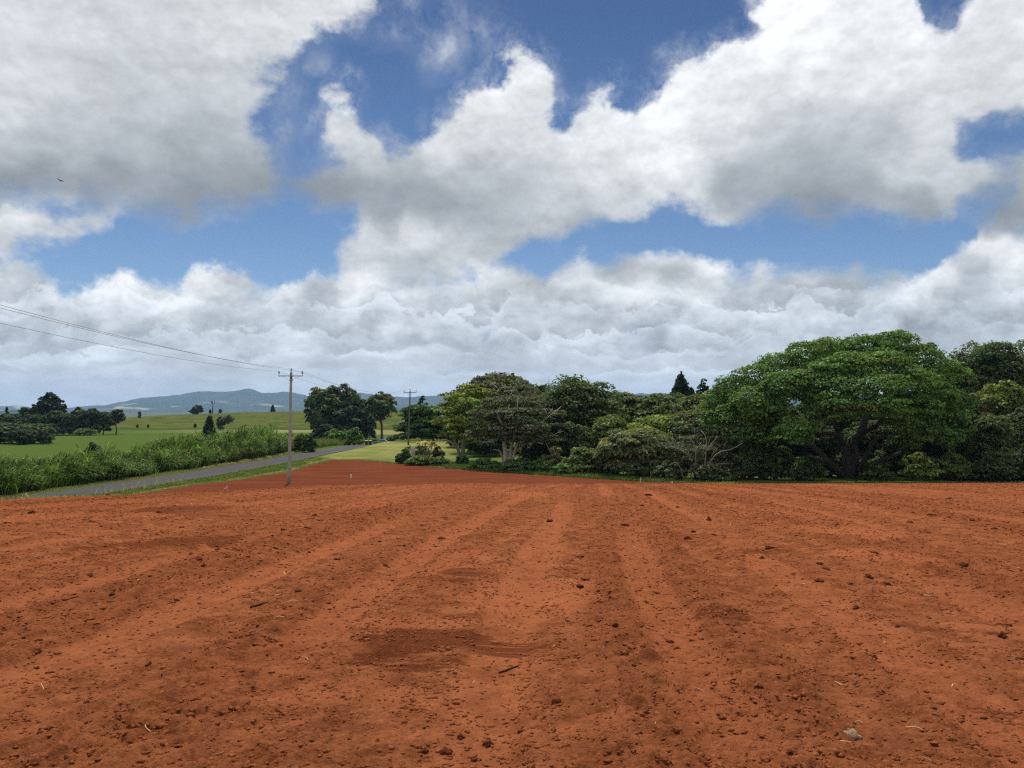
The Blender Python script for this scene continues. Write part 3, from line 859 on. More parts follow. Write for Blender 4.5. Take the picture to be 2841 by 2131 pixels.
# the finest tilth: a dense sprinkle of tiny eight sided grains
X, Y, S = scatter(520000, .0035, .015, 1.5)
k = rng.random(len(X)) < (.25 + .75 * sstep(-.25, .35, fbm(X / .45, Y / .45, 231, 3))) * np.clip(1.15 - .75 * tracks(X, Y)[0], .2, 1) * (.1 + .9 * near_mask(X, Y))
X, Y, S = X[k], Y[k], S[k] * (.8 + Y[k] / 22.)
dz_ = field_disp(X, Y, np.full_like(X, .03))[0]
ov = np.array([[1, 0, 0], [0, 1, 0], [-1, 0, 0], [0, -1, 0], [0, 0, 1], [0, 0, -.6]]); of = np.array([[0, 1, 4], [1, 2, 4], [2, 3, 4], [3, 0, 4], [1, 0, 5], [2, 1, 5], [3, 2, 5], [0, 3, 5]])
n = len(X); ang = rng.random(n) * 6.283; ca, sa = np.cos(ang), np.sin(ang)
v = ov[None] * (.7 + .6 * rng.random((n, 6, 1))) * S[:, None, None] * np.stack([.8 + .8 * rng.random(n), .6 + .5 * rng.random(n), .45 + .4 * rng.random(n)], 1)[:, None, :]
vx = v[..., 0] * ca[:, None] - v[..., 1] * sa[:, None]; vy = v[..., 0] * sa[:, None] + v[..., 1] * ca[:, None]
v = np.stack([vx + X[:, None], vy + Y[:, None], v[..., 2] + (H(X, Y) + .02 + dz_ + S * .12)[:, None]], -1)
f = of[None] + (np.arange(n) * 6)[:, None, None] + len(V1)
tag(mesh_np('soil_crumbs', np.concatenate([V1, v.reshape(-1, 3)]), np.concatenate([F1, f.reshape(-1, 3)]), CRUMB), kind='stuff', label='small crumbs of red soil scattered over the tilled field', cat='soil')

# individual dark clods
def clod_mesh(i, flat, amp=.55):
    iv, if_ = ico(3)
    r = np.random.default_rng(500 + i)
    q = iv * 1.0
    dsp = amp * fbm(q[:, 0] * 1.4 + i * 5, q[:, 1] * 1.4 + q[:, 2] * 1.7, 300 + i, 4, .6)
    q = q * (1 + dsp)[:, None] + .08 * r.standard_normal(q.shape) * .5
    q = q * np.array([1, .75, flat])
    q[:, 2] = np.maximum(q[:, 2], -.28 * flat)
    return q, if_


def field_point(px, py):
    g = ground_hit(px, py)
    dzz = field_disp(np.array([g[0]]), np.array([g[1]]), np.array([.15]))[0][0]
    return np.array([g[0], g[1], g[2] + .02 + dzz])


protos = []
for i, fl in enumerate((.55, .4, .7, .35, .6, .45)):
    v, f = clod_mesh(i, fl)
    o = mesh_np('soil_clod', v, f, CLOD); protos.append(o)
c5 = lambda L: [(x * .642, 1350 + y * .642, w * .642) for x, y, w in L]
c6 = lambda L: [(1420 + x * .6424, 1350 + y * .642, w * .6424) for x, y, w in L]
CL = c5([(135, 118, 44), (30, 155, 34), (1360, 128, 26), (1390, 150, 34), (940, 272, 30), (825, 290, 26), (1190, 272, 24), (1455, 320, 34), (1665, 348, 32), (1920, 140, 30), (485, 482, 36), (1290, 455, 36), (1525, 430, 20), (1545, 520, 34), (305, 543, 30),
         (75, 573, 34), (225, 592, 44), (155, 720, 48), (160, 778, 34), (212, 800, 40), (645, 785, 40), (100, 880, 34), (375, 960, 40), (475, 1003, 36), (850, 940, 40), (825, 990, 44), (995, 970, 30), (655, 1042, 62), (220, 1070, 34), (570, 1145, 28),
         (985, 1140, 40), (1310, 1140, 34), (1990, 1085, 50), (1825, 1160, 56), (1930, 1150, 60), (2110, 1105, 60), (2050, 1180, 40), (1335, 280, 20), (880, 350, 26), (1880, 258, 20), (1640, 240, 20), (1900, 620, 20)]) + \
    c6([(165, 143, 44), (295, 305, 40), (850, 135, 34), (575, 328, 34), (785, 190, 26), (490, 162, 40), (875, 210, 30), (1110, 260, 40), (1080, 305, 30), (885, 308, 24), (295, 432, 40), (835, 465, 34), (620, 465, 40), (575, 510, 40), (450, 632, 34), (490, 675, 36),
        (680, 680, 44), (780, 685, 40), (1310, 623, 22), (1390, 665, 32), (1490, 538, 36), (1685, 630, 44), (2085, 182, 32), (1940, 345, 60), (1795, 345, 34), (2135, 605, 60), (2120, 665, 50), (2195, 765, 46), (1560, 770, 36), (1630, 830, 28), (1490, 850, 18), (850, 835, 34), (895, 857, 20),
        (160, 933, 40), (190, 955, 44), (715, 945, 40), (525, 823, 36), (1080, 930, 60), (1110, 978, 30), (565, 980, 28), (445, 968, 30), (40, 1080, 34), (475, 1190, 60), (1205, 1195, 40), (1255, 1180, 40), (755, 1158, 74), (465, 1105, 30), (1810, 1195, 56), (90, 1085, 30), (310, 950, 30),
        (1150, 870, 40), (1820, 130, 26), (1990, 155, 24), (1720, 155, 30), (590, 30, 34), (640, 95, 24), (715, 90, 20), (370, 185, 18), (1330, 330, 30), (1460, 425, 34), (1130, 605, 18)])
rr = random.Random(4)
for k in range(24):
    q = rr.random()
    CL.append((rr.uniform(0, 2841), 1352 + 300 * q ** 1.5, 12 + 16 * q))
first = set()
for k, (px, py, w) in enumerate(CL):
    p = field_point(px, py + w * .18)
    i = k % len(protos)
    if i in first:
        o = protos[i].copy(); link(o)
    else:
        o = protos[i]; first.add(i)
    r_ = w * .46 * p[1] / FP
    o.location = p + np.array([0, 0, r_ * .10]); o.rotation_euler = (rr.uniform(-.15, .15), rr.uniform(-.15, .15), rr.uniform(0, 6.28))
    o.scale = (r_, r_ * rr.uniform(.7, 1.1), r_ * rr.uniform(.7, 1.1))
    tag(o, 'dark red brown clod of earth lying loose on the tilled field', 'clod', 'dark clods strewn over the red field')

# two flat grey slabs and a stick
SLAB = crumb_mat('slab_grey', (.21, .125, .075), (.42, .27, .17))
for px, py, w, lab, flat, seed in ((2345, 2074, 78, 'flat grey weathered slab of old dung lying low in the right foreground', .45, 21), (2722, 1762, 150, 'wide low crusted lump with dark undercut edge near the right border', .13, 22)):
    v, f = clod_mesh(seed, flat, .2)
    o = mesh_np('soil_slab', v, f, SLAB if seed == 21 else CRUMB); p = field_point(px, py); r_ = w * .5 * p[1] / FP
    o.location = p; o.scale = (r_, r_ * 1.0, r_ * 1.0); tag(o, lab, 'slab')


TWIG = crumb_mat('twig', (.035, .018, .010), (.07, .035, .02))


def stick(pl, r, lab, mat):
    mb = MB(); pts = []
    for px, py in pl:
        p = field_point(px, py); p[2] += r * 1.1; pts.append(p)
    o0 = pts[0].copy()
    mb.tube([p - o0 for p in pts], [r * .9] + [r] * (len(pts) - 2) + [r * .5], 6, 3)
    o = mb.build('stick', mat, None, True, 0, o0); tag(o, lab, 'stick')


stick([(695, 1693), (712, 1688), (728, 1683), (745, 1677)], .011, 'dark bent stick lying on the left middle of the field', TWIG)
stick([(1384, 1868), (1405, 1860), (1425, 1853), (1440, 1848)], .0055, 'thin dark twig lying just below the dark scraped patch', TWIG)

# straw
STRAW = simple('straw', (.52, .36, .17), .8, 0, .3, 20)
n = 380
Y = ysampler(.05 + .9 * rng.random(n)); X = (rng.random(n) * 1.62 - .78) * (Y + 3.)
k = (sdpoly(X, Y, FIELD) < -1) & (Y < 62); X, Y = X[k], Y[k]; n = len(X)
Zs = H(X, Y) + .02 + field_disp(X, Y, np.full_like(X, .08))[0] + .012
L = (.03 + .09 * rng.random(n) ** 2) * (.8 + Y / 40); a = rng.random(n) * 6.283; el = rng.normal(0, .28, n).clip(-.1, .9); wd = .0013 * (.6 + Y / 7.)
dxy = np.stack([np.cos(a) * np.cos(el), np.sin(a) * np.cos(el), np.abs(np.sin(el))], 1) * L[:, None]
sv = np.stack([-np.sin(a), np.cos(a), .2 + 0 * a], 1) * wd[:, None]
p0 = np.stack([X, Y, Zs], 1)
bend = np.stack([-np.sin(a), np.cos(a), .5 + 0 * a], 1) * (L * rng.normal(0, .14, n))[:, None]
V = np.stack([p0 - sv, p0 + sv, p0 + dxy * .5 + bend + sv, p0 + dxy * .5 + bend - sv, p0 + dxy + sv * .6, p0 + dxy - sv * .6], 1).reshape(-1, 3)
bq = np.arange(n)[:, None] * 6
F = np.concatenate([bq + np.array([0, 1, 2, 3]), bq + np.array([3, 2, 4, 5])])
tag(mesh_np('dry_straw', V, F, STRAW), kind='stuff', label='short pale bits of dry straw strewn over the red field', cat='straw')

# ------------------------------------------------------------------ far mountains
RIDGE = [(-2600, 1120), (-900, 1112), (-400, 1120), (-100, 1132), (0, 1134), (22, 1132), (30, 1127), (44, 1124), (56, 1126), (66, 1132), (110, 1138), (184, 1138), (212, 1130), (259, 1125), (320, 1124), (360, 1110), (390, 1104), (461, 1099), (512, 1093), (551, 1086), (580, 1085), (597, 1088), (654, 1085), (674, 1080),
         (688, 1078), (705, 1081), (725, 1089), (749, 1091), (785, 1087), (814, 1089), (841, 1095), (857, 1100), (877, 1097), (920, 1093), (960, 1092), (988, 1090), (1001, 1089), (1023, 1093), (1079, 1101), (1113, 1102), (1137, 1101), (1176, 1100), (1197, 1098), (1236, 1096), (1261, 1097), (1350, 1099), (1500, 1104),
         (1650, 1100), (1740, 1095), (1783, 1091), (1800, 1094), (1815, 1090), (1863, 1092), (1950, 1096), (2200, 1088), (2600, 1096), (3200, 1090), (5200, 1110)]
m, t, b = new_mat('mountain_forest')
pos = t.new('ShaderNodeNewGeometry').outputs['Position']
c = t.mix(t.mapr(t.noise(pos, .004, 6, .65), .35, .65), (.020, .036, .024), (.040, .058, .032))
clr = t.math('MULTIPLY', t.mapr(t.noise(pos, .0022, 4, .55), .58, .66), t.mapr(t.sep(pos)[2], 120, 60))
c = t.mix(clr, c, (.24, .25, .16))
t.l.new(c, b.inputs['Base Color']); b.inputs['Roughness'].default_value = 1; b.inputs['Specular IOR Level'].default_value = 0


def ridge_mesh(name, sil, Yr, depth, x0, x1, stp, base, seed, spur):
    pxs = np.arange(x0, x1, stp); sil = np.array(sil)
    hz = EYE + (PH / 2 + 74.5 - np.interp(pxs, sil[:, 0], sil[:, 1])) / FP * Yr
    ax = (pxs - PW / 2) / FP
    tt = np.linspace(-1, 1, 41)
    T, AX = np.meshgrid(tt, ax, indexing='ij'); HZ = np.broadcast_to(hz, T.shape)
    Y = Yr + T * depth; X = AX * Yr * (1 + .25 * T * depth / Yr)
    prof = (1 - np.abs(T)) ** 1.25
    sp = 1 + spur * fbm(X / 900, Y / 1600, seed, 4, .55) * (1 - prof) * 1.6
    tiny = (np.abs(T) < .2) * fbm(X / 160, Y / 300, seed + 3, 3, .6) * 7 * (Yr / 9000)
    Z = base + (HZ - base) * np.clip(prof * sp, 0, 1) + tiny
    i_ = np.arange(T.size).reshape(T.shape)
    F = np.stack([i_[:-1, :-1].ravel(), i_[:-1, 1:].ravel(), i_[1:, 1:].ravel(), i_[1:, :-1].ravel()], 1)
    return tag(mesh_np(name, np.stack([X.ravel(), Y.ravel(), Z.ravel()], 1), F, m, smooth=True), kind='structure')


ridge_mesh('mountain_range', RIDGE, 9000., 2300., -2600, 5200, 7, -40, 31, .5)
ridge_mesh('foothills', [(-400, 1146), (0, 1139), (60, 1136), (130, 1140), (240, 1146), (400, 1150), (1000, 1150), (1050, 1142), (1075, 1135), (1100, 1133), (1130, 1136), (1165, 1134), (1260, 1140), (1600, 1138), (2200, 1130), (3300, 1135)], 4200., 700., -400, 3300, 9, -30, 37, .4)

# ------------------------------------------------------------------ haze
hm = bpy.data.materials.new('haze'); hm.use_nodes = True
ht = NT(hm.node_tree); ht.n.clear()
pv = ht.new('ShaderNodeVolumePrincipled'); pv.inputs['Color'].default_value = (.42, .65, 1, 1); pv.inputs['Density'].default_value = 6.5e-5; pv.inputs['Anisotropy'].default_value = .0
ho = ht.new('ShaderNodeOutputMaterial'); ht.l.new(pv.outputs[0], ho.inputs['Volume'])
mb = MB(); mb.box((0, 5800, 130), (26600, 12700, 360))
tag(mb.build('haze', hm), kind='stuff', label='thin blue summer haze over the valley and far mountains', cat='haze')
SC.cycles.volume_bounces = 0

# ------------------------------------------------------------------ foliage
def leaf_quads(C, Nrm, size, rr, col, elong=1.7):
    n = len(C)
    Nrm = Nrm / (np.linalg.norm(Nrm, axis=1, keepdims=True) + 1e-9)
    a = rr.standard_normal((n, 3)); a -= (a * Nrm).sum(1, keepdims=True) * Nrm
    a /= (np.linalg.norm(a, axis=1, keepdims=True) + 1e-9)
    bb = np.cross(Nrm, a)
    s = (size * (.65 + .7 * rr.random(n)))[:, None]
    h = s * .5 * elong / 1.3
    w = s * .5 / 1.15
    V = np.stack([C - a * h, C + bb * w - a * h * .1 + Nrm * s * .12, C + a * h, C - bb * w - a * h * .1 + Nrm * s * .12], 1).reshape(-1, 3)
    F = np.arange(n * 4).reshape(n, 4)
    return V, F, np.repeat(col, 4, 0)


def sph(rr, n):
    v = rr.standard_normal((n, 3)); return v / np.linalg.norm(v, axis=1, keepdims=True)


def crown(lobes, size, ntot, col, rr, var=.22, hue=.12, flat=.6, dead=0., deadcol=(.16, .10, .065), dtop=.75, sub=.42, elong=1.7):
    """lobes: (x,y,z,rx,ry,rz). Each lobe carries clumps, each clump a cap of leaves"""
    L = np.array(lobes, float)
    area = L[:, 3] * L[:, 4] + L[:, 3] * L[:, 5] + L[:, 4] * L[:, 5]
    zt = (L[:, 2] + L[:, 5]).max(); zb_ = (L[:, 2] - L[:, 5]).min()
    Cs, Ns, Ks = [], [], []
    col = np.array(col) * 2.0
    for q, ar in zip(L, area / area.sum()):
        nl = int(ntot * ar) + 1
        nc = max(5, int(round(nl / 46)))
        d = sph(rr, nc * 3); d = d[(d[:, 2] > -.55) | (rr.random(len(d)) < .35)][:nc]
        nc = len(d); per = max(4, nl // nc)
        for k in range(nc):
            r3 = q[3:6] * sub * (.65 + .7 * rr.random())
            cc = q[:3] + d[k] * q[3:6] * (.55 + .28 * rr.random())
            e = sph(rr, per); e[:, 2] = np.where(e[:, 2] < -.35, -e[:, 2], e[:, 2])
            e = e + .45 * d[k]; e /= np.linalg.norm(e, axis=1, keepdims=True)
            rad = (.55 + .5 * rr.random(per) ** .6)[:, None]
            pts = cc + e * rad * r3 * np.array([1.1, 1.1, flat / .6 * .72])
            nn = e * .9 + np.array([0, 0, .5]) + .5 * rr.standard_normal((per, 3))
            tint = 1 + var * rr.standard_normal()
            hs = hue * rr.standard_normal()
            cl = col * max(.45, tint) * np.array([1 + hs, 1, 1 - .5 * hs])
            zz = (cc[2] - zb_) / (zt - zb_ + 1e-6)
            if dead and zz > dtop and rr.random() < dead:
                cl = np.array(deadcol) * (.7 + .6 * rr.random())
            kk = cl[None] * (1 + .25 * rr.standard_normal((per, 1))).clip(.5, 1.7)
            Cs.append(pts); Ns.append(nn); Ks.append(kk)
    C = np.concatenate(Cs); N = np.concatenate(Ns); K = np.concatenate(Ks)
    return leaf_quads(C, N, np.full(len(C), size), rr, K, elong)


def limbs(mb, rr, base, top, r0, targets, r1f=.18, n=6, wob=.12):
    base = np.array(base, float); top = np.array(top, float)
    ln = np.linalg.norm(top - base)
    pts = [base, base + (top - base) * .35 + rr.normal(0, .02 * ln, 3) * [1, 1, 0], base + (top - base) * .7 + rr.normal(0, .03 * ln, 3) * [1, 1, 0], top]
    mb.tube(pts, [r0 * 1.35, r0, r0 * .85, r0 * .6], 9, 3)
    for T in targets:
        T = np.array(T, float)
        s = base + (top - base) * rr.uniform(.6, 1.0)
        dd = T - s; l = np.linalg.norm(dd)
        m1 = s + dd * .35 + rr.normal(0, wob * l * .5, 3) + np.array([0, 0, .06 * l]); m2 = s + dd * .7 + rr.normal(0, wob * l * .5, 3) + np.array([0, 0, .05 * l])
        mb.tube([s, m1, m2, T], [r0 * .5, r0 * .36, r0 * .24, r0 * .06], n, 2)
        for _ in range(2):
            e = m2 + (T - m2) * rr.random() ; f_ = e + rr.normal(0, .22 * l, 3) + np.array([0, 0, .12 * l])
            mb.tube([m2, (m2 + f_) / 2 + rr.normal(0, .04 * l, 3), f_], [r0 * .18, r0 * .12, r0 * .04], 4)


SEED = [100]


def tree(name, label, px, top, wpx, Y, col, kind='round', cat='tree', group=None, dens=1., tf=.12, bark=None, base=None, var=.2, hue=.1, leaf=1., dead=0., dtop=.7, deadcol=(.16, .10, .065), lobes=None, trunk=None, flat=.6, nl=None, depth=.9, sub=.42, tr=1., elong=1.7, nmax=26000, twigs=0):
    SEED[0] += 1
    rr = np.random.default_rng(SEED[0])
    tp = P(px, top, Y); X = tp[0]; zg = float(H(X, Y)) - .05
    if base is not None:
        X = P(base, top, Y)[0]; zg = float(H(X, Y)) - .05
    h = tp[2] - zg; R = wpx / 2 / FP * Y
    ox = tp[0] - X
    root = empty(name, (X, Y, zg), label, cat, group)
    bark = bark or BARK
    s = max(.10, .0029 * Y) * leaf
    zb = tf * h; rz = (h - zb) / 2; zc = zb + rz
    if lobes is not None:
        k = Y / FP; LL = []
        for q in lobes:
            g = P(q[0], q[1], Y + (q[4] if len(q) > 4 else 0))
            LL.append((g[0] - X, g[1] - Y, g[2] - zg, q[2] * k, q[2] * k * .9, q[3] * k))
    elif kind == 'round':
        nl = nl or int(8 + 5 * rr.random()); LL = []
        for i in range(nl):
            ph = i * 2.399 + rr.random() * .6; cz = -.55 + 1.5 * (i + .5) / nl + rr.uniform(-.1, .1); cz = min(cz, .92)
            rad = math.sqrt(max(.05, 1 - cz * cz)) * (.50 + .16 * rr.random())
            lr = .44 + .16 * rr.random()
            LL.append((ox + math.cos(ph) * rad * R, math.sin(ph) * rad * R * depth, zc + cz * rz * .62, lr * R * 1.05, lr * R * depth, lr * rz * 1.05))
        if tf < .16: LL.append((ox, 0, zb + .42 * rz, R * .78, R * .78 * depth, .5 * rz))
        LL.append((ox, 0, zc, R * .72, R * .72 * depth, rz * .8)); LL.append((ox + rr.uniform(-.15, .15) * R, 0, h - rz * .36, R * .42, R * .42, rz * .36))
    elif kind == 'shrub':
        nl = nl or int(6 + 4 * rr.random()); LL = []
        for i in range(nl):
            ph = i * 2.399 + rr.random(); rad = (.2 + .4 * rr.random()) * R; lh = rr.uniform(.32, .62) * h
            LL.append((ox + math.cos(ph) * rad, math.sin(ph) * rad * depth, lh * .8 + .12 * h, R * rr.uniform(.34, .5), R * rr.uniform(.34, .5), lh * .55))
        LL.append((ox, 0, h * .62, R * .45, R * .45, h * .36)); LL.append((ox, 0, h * .3, R * .9, R * .9 * depth, h * .3)); LL.append((ox - R * .4, 0, h * .2, R * .5, R * .5 * depth, h * .2)); LL.append((ox + R * .4, 0, h * .2, R * .5, R * .5 * depth, h * .2))
    elif kind == 'column':
        LL = [(ox, 0, zb + (i + .5) / 6 * (h - zb), R * (1 - .75 * (i / 5.) ** 1.7), R * (1 - .75 * (i / 5.) ** 1.7), (h - zb) / 8) for i in range(6)]
    elif kind == 'layer':
        nl = nl or 14; LL = []
        for i in range(nl):
            f = (i + .5) / nl; ph = i * 2.399 + rr.random(); rad = R * (.75 * math.sqrt(1 - (f * .93) ** 2)) * rr.uniform(.35, 1.)
            LL.append((ox + math.cos(ph) * rad, math.sin(ph) * rad * depth, zb + f * (h - zb) * .93, R * rr.uniform(.3, .46), R * rr.uniform(.3, .46), (h - zb) * rr.uniform(.09, .15)))
    else:
        LL = [(ox, 0, zc, R, R, rz)]
    A = sum(q[3] * q[4] + q[3] * q[5] + q[4] * q[5] for q in LL) * 4.2 * .55
    n = int(min(nmax, max(300, dens * 2.1 * A / (.42 * s * s))))
    if kind == 'conifer':
        C, N = [], []
        wn = 15
        for i in range(wn):
            f = (i + .3 * rr.random()) / wn; zz = zb + (h - zb) * f; r_ = R * (1 - f) ** .85 + .03 * R
            nb = 9
            for k in range(nb):
                ph = 6.283 * k / nb + i * .7 + rr.random() * .3
                m_ = max(5, int(dens * 26 * r_ / R + 5)); u = rr.random(m_) ** .7
                C.append(np.stack([ox + np.cos(ph) * u * r_ + rr.normal(0, .07 * R, m_), np.sin(ph) * u * r_ + rr.normal(0, .07 * R, m_), zz + .18 * r_ * u + rr.normal(0, .02 * h, m_)], 1))
        C = np.concatenate(C); N = rr.standard_normal((len(C), 3)) + [0, 0, .5]
        K = 1.6 * np.array(col)[None] * (1 + .28 * rr.standard_normal((len(C), 1))).clip(.4, 1.8)
        V, F, K = leaf_quads(C, N, np.full(len(C), s * 1.15), rr, K, 2.2)
    else:
        V, F, K = crown(LL, s, n, col, rr, var, hue, flat, dead, deadcol, dtop, sub, elong)
    mb = MB()
    if trunk:
        for pl, r0, r1 in trunk:
            pts = []
            for q in pl:
                g = P(q[0], q[1], Y + (q[2] if len(q) > 2 else 0)); pts.append(g - np.array([X, Y, zg]))
            if pl[0][1] > 1240: pts[0][2] = min(pts[0][2], 0.0)
            mb.tube(pts, list(np.linspace(r0, r1, len(pts))), 9, 3)
        tg = [LL[i][:3] for i in rr.permutation(len(LL))[:10]]
        nv0 = len(mb.v)
        for T in tg:
            T = np.array(T); vv = np.array(mb.v[:nv0]); q0 = vv[np.argmin(((vv - T) ** 2).sum(1) + 4 * (vv[:, 2] > T[2]))]
            mb.tube([q0, (q0 + T) / 2 + rr.normal(0, .3, 3), T], [r1 * .7, r1 * .5, r1 * .15], 5, 2)
    elif kind in ('conifer', 'column'):
        mb.tube([(0, 0, 0), (ox * .5, 0, h * .5), (ox, 0, h * .97)], [max(.08, .022 * h), max(.05, .014 * h), .015], 7)
    elif kind == 'shrub':
        for i in range(4):
            T = LL[i % len(LL)]
            mb.tube([(rr.normal(0, .06 * R), rr.normal(0, .06 * R), 0), (T[0] * .5, T[1] * .5, T[2] * .5), T[:3]], [.045 * h * tr, .03 * h * tr, .008 * h], 5, 2)
    else:
        tg = [q[:3] for q in LL]
        limbs(mb, rr, (0, 0, 0), (ox * .5, 0, zb + .35 * (h - zb) * .6), max(.06, .024 * h) * tr, tg[:11])
    for _ in range(twigs):
        q = LL[rr.integers(len(LL))]; dd = sph(rr, 1)[0]; dd[1] = -abs(dd[1]); p0 = np.array(q[:3]) + dd * np.array(q[3:6]) * .35
        l = .5 * max(q[3], q[5]) * rr.uniform(.6, 1.5); d2 = dd + rr.normal(0, .5, 3); p1 = p0 + d2 * l * .5 + rr.normal(0, .1 * l, 3); p2 = p1 + (d2 + rr.normal(0, .5, 3)) * l * .5
        mb.tube([p0, p1, p2], [.035, .026, .012], 4)
        p3 = p1 + (d2 + rr.normal(0, .8, 3)) * l * .45; mb.tube([p1, p3], [.022, .010], 4)
    mb.build('trunk' if kind not in ('shrub',) else 'stems', bark, root, True)
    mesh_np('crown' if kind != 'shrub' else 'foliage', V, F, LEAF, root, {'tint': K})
    return root


DG = (.030, .056, .016); MG = (.048, .082, .020); YG = (.085, .112, .022); OL = (.062, .074, .030); GY = (.078, .076, .046); BG = (.028, .050, .026)
# --- the great spreading tree
tree('spreading_tree', 'huge dome shaped spreading tree with forked dark trunk, largest in the wood', 2350, 922, 740, 78, (.050, .092, .022), group=None, base=2352, bark=BARKD, var=.24, hue=.12, flat=.6, leaf=.95, sub=.44, nmax=90000, dens=1.15,
     lobes=[(2480, 956, 62, 35, 0), (2400, 966, 72, 35, -1), (2310, 970, 62, 35, 1), (2240, 989, 62, 38, -2), (2170, 1016, 62, 38, 0), (2100, 1049, 62, 38, -1), (2040, 1082, 56, 38, 0), (1998, 1119, 46, 40, 1),
            (2550, 994, 60, 38, 0), (2610, 1034, 60, 43, 2), (2450, 1009, 70, 38, -4), (2350, 1019, 70, 38, -5), (2260, 1044, 65, 38, -5), (2180, 1074, 60, 38, -5), (2100, 1109, 60, 40, -4), (2520, 1059, 70, 40, -5), (2430, 1074, 70, 40, -7), (2330, 1089, 65, 40, -7), (2595, 1099, 60, 43, -2),
            (2055, 1152, 60, 38, -2), (2140, 1154, 56, 38, -5), (2215, 1195, 56, 30, -7), (2345, 1134, 65, 32, -8), (2445, 1132, 65, 32, -8), (2540, 1129, 60, 38, -5), (2615, 1159, 60, 40, -1), (2500, 1180, 42, 27, -6), (2570, 1195, 40, 30, -4), (2655, 1125, 50, 46, 1), (2652, 1190, 42, 40, 0), (1990, 1172, 44, 38, 0), (2095, 1212, 52, 30, -3), (2190, 1222, 50, 24, -7), (2530, 1215, 44, 26, -5), (2625, 1215, 46, 30, -2), (2300, 1024, 90, 61, 5), (2450, 1019, 90, 61, 5), (2190, 1079, 80, 54, 4), (2560, 1079, 80, 61, 5), (2492, 938, 30, 24, 0), (2575, 962, 24, 16, 1), (2275, 1139, 55, 32, -6)],
     trunk=[([(2350, 1340), (2352, 1300), (2350, 1262), (2338, 1230)], .55, .42), ([(2358, 1340), (2366, 1300), (2372, 1262), (2368, 1235), (2376, 1216)], .50, .40), ([(2340, 1235), (2325, 1212, -1), (2300, 1200, -2), (2266, 1206, -3)], .36, .16), ([(2334, 1228), (2322, 1190, -1), (2318, 1160, -2)], .34, .18),
            ([(2374, 1218), (2400, 1196, -1), (2432, 1180, -2), (2456, 1152, -3)], .42, .18), ([(2380, 1222), (2396, 1180, 0), (2410, 1150, 1)], .42, .2), ([(2344, 1300), (2300, 1282, -1), (2262, 1272, -3), (2240, 1262, -4)], .36, .16), ([(2372, 1300), (2420, 1288, -1), (2462, 1272, -2), (2500, 1255, -3)], .38, .14),
            ([(2338, 1270), (2250, 1236, -2), (2160, 1220, -3), (2100, 1196, -3), (2040, 1172, -2)], .32, .1), ([(2376, 1250), (2420, 1230, -3), (2470, 1200, -4)], .3, .12)])
# --- left end of the wood
tree('layered_tree', 'dark green layered tree with low sweeping branches left of the wood', 1185, 1126, 190, 160, (.034, .066, .018), 'layer', base=1205, nl=26, tf=.12, group=None, sub=.5)
tree('light_crowned_tree', 'yellow green open crowned tree with forked grey trunk beside the pale flowering shrub', 1305, 1070, 200, 103, (.090, .120, .022), base=1287, bark=BARKG, var=.28, tf=.28, dens=.85, hue=.14,
     lobes=[(1310, 1085, 42, 18), (1270, 1105, 40, 20), (1345, 1100, 40, 20), (1240, 1135, 36, 20), (1300, 1130, 48, 24, -2), (1355, 1135, 34, 22), (1235, 1170, 36, 20, -1), (1280, 1180, 40, 22, -3), (1250, 1205, 32, 16, -3), (1320, 1175, 36, 22, 1), (1300, 1215, 36, 16, -2)],
     trunk=[([(1283, 1285), (1284, 1255), (1288, 1225), (1300, 1190), (1318, 1150), (1322, 1110)], .34, .1), ([(1276, 1280), (1272, 1250), (1262, 1228), (1262, 1190), (1262, 1150)], .26, .08), ([(1288, 1232), (1330, 1225), (1372, 1228)], .12, .05), ([(1264, 1238), (1240, 1222), (1220, 1222)], .12, .05)])
tree('rusty_topped_tree', 'tall tree behind the pale branched one, its top browned and thinning', 1375, 1040, 220, 122, (.060, .072, .026), base=1390, tf=.25, dead=.5, dtop=.62, deadcol=(.090, .078, .055), dens=.9, hue=.12, bark=BARKG, elong=2.4)
tree('pale_branched_tree', 'sparse grey brown tree with white bark and bare branches at the field edge', 1425, 1105, 250, 91, (.046, .054, .029), twigs=46, base=1404, bark=BARKP, dens=.42, var=.25, hue=.08, flat=.5, elong=2.2, leaf=.85,
     lobes=[(1400, 1120, 60, 22), (1460, 1118, 55, 22), (1350, 1145, 55, 21), (1430, 1150, 70, 22, -2), (1510, 1150, 55, 22), (1370, 1180, 60, 21, -1), (1450, 1185, 70, 21, -3), (1530, 1195, 55, 19), (1340, 1205, 50, 18), (1420, 1212, 50, 16, -2), (1505, 1215, 55, 16, -2), (1440, 1090, 50, 22, 2), (1390, 1095, 40, 21, 2)],
     trunk=[([(1404, 1292), (1402, 1255), (1398, 1225), (1398, 1200, -1), (1392, 1175, -2), (1383, 1160, -2)], .30, .09), ([(1412, 1275), (1418, 1245), (1424, 1222, -1), (1430, 1195, -2), (1436, 1168, -2)], .24, .08), ([(1416, 1250), (1436, 1230, -1), (1456, 1222, -2), (1480, 1224, -3), (1506, 1232, -3)], .16, .06),
            ([(1401, 1262), (1388, 1254, -1), (1370, 1248, -2)], .13, .05), ([(1396, 1190, -1), (1404, 1150, -2), (1414, 1122, -2)], .12, .05), ([(1412, 1285), (1424, 1270, -1), (1440, 1262, -2)], .10, .04), ([(1432, 1190, -2), (1440, 1150, -1), (1450, 1110)], .1, .04)])
tree('round_topped_tree', 'small round dark crown poking up between the browned tree and the broad dark tree', 1503, 1071, 66, 128, (.026, .046, .016), tf=.45)
tree('dead_snag', 'bare dead spar leaning above the canopy left of the round dark crown', 1488, 1066, 30, 134, (.08, .06, .04), tf=.72, dens=.12, bark=BARKG, trunk=[([(1500, 1130), (1494, 1095), (1487, 1067)], .16, .1), ([(1498, 1110), (1480, 1090), (1470, 1082)], .09, .04)])
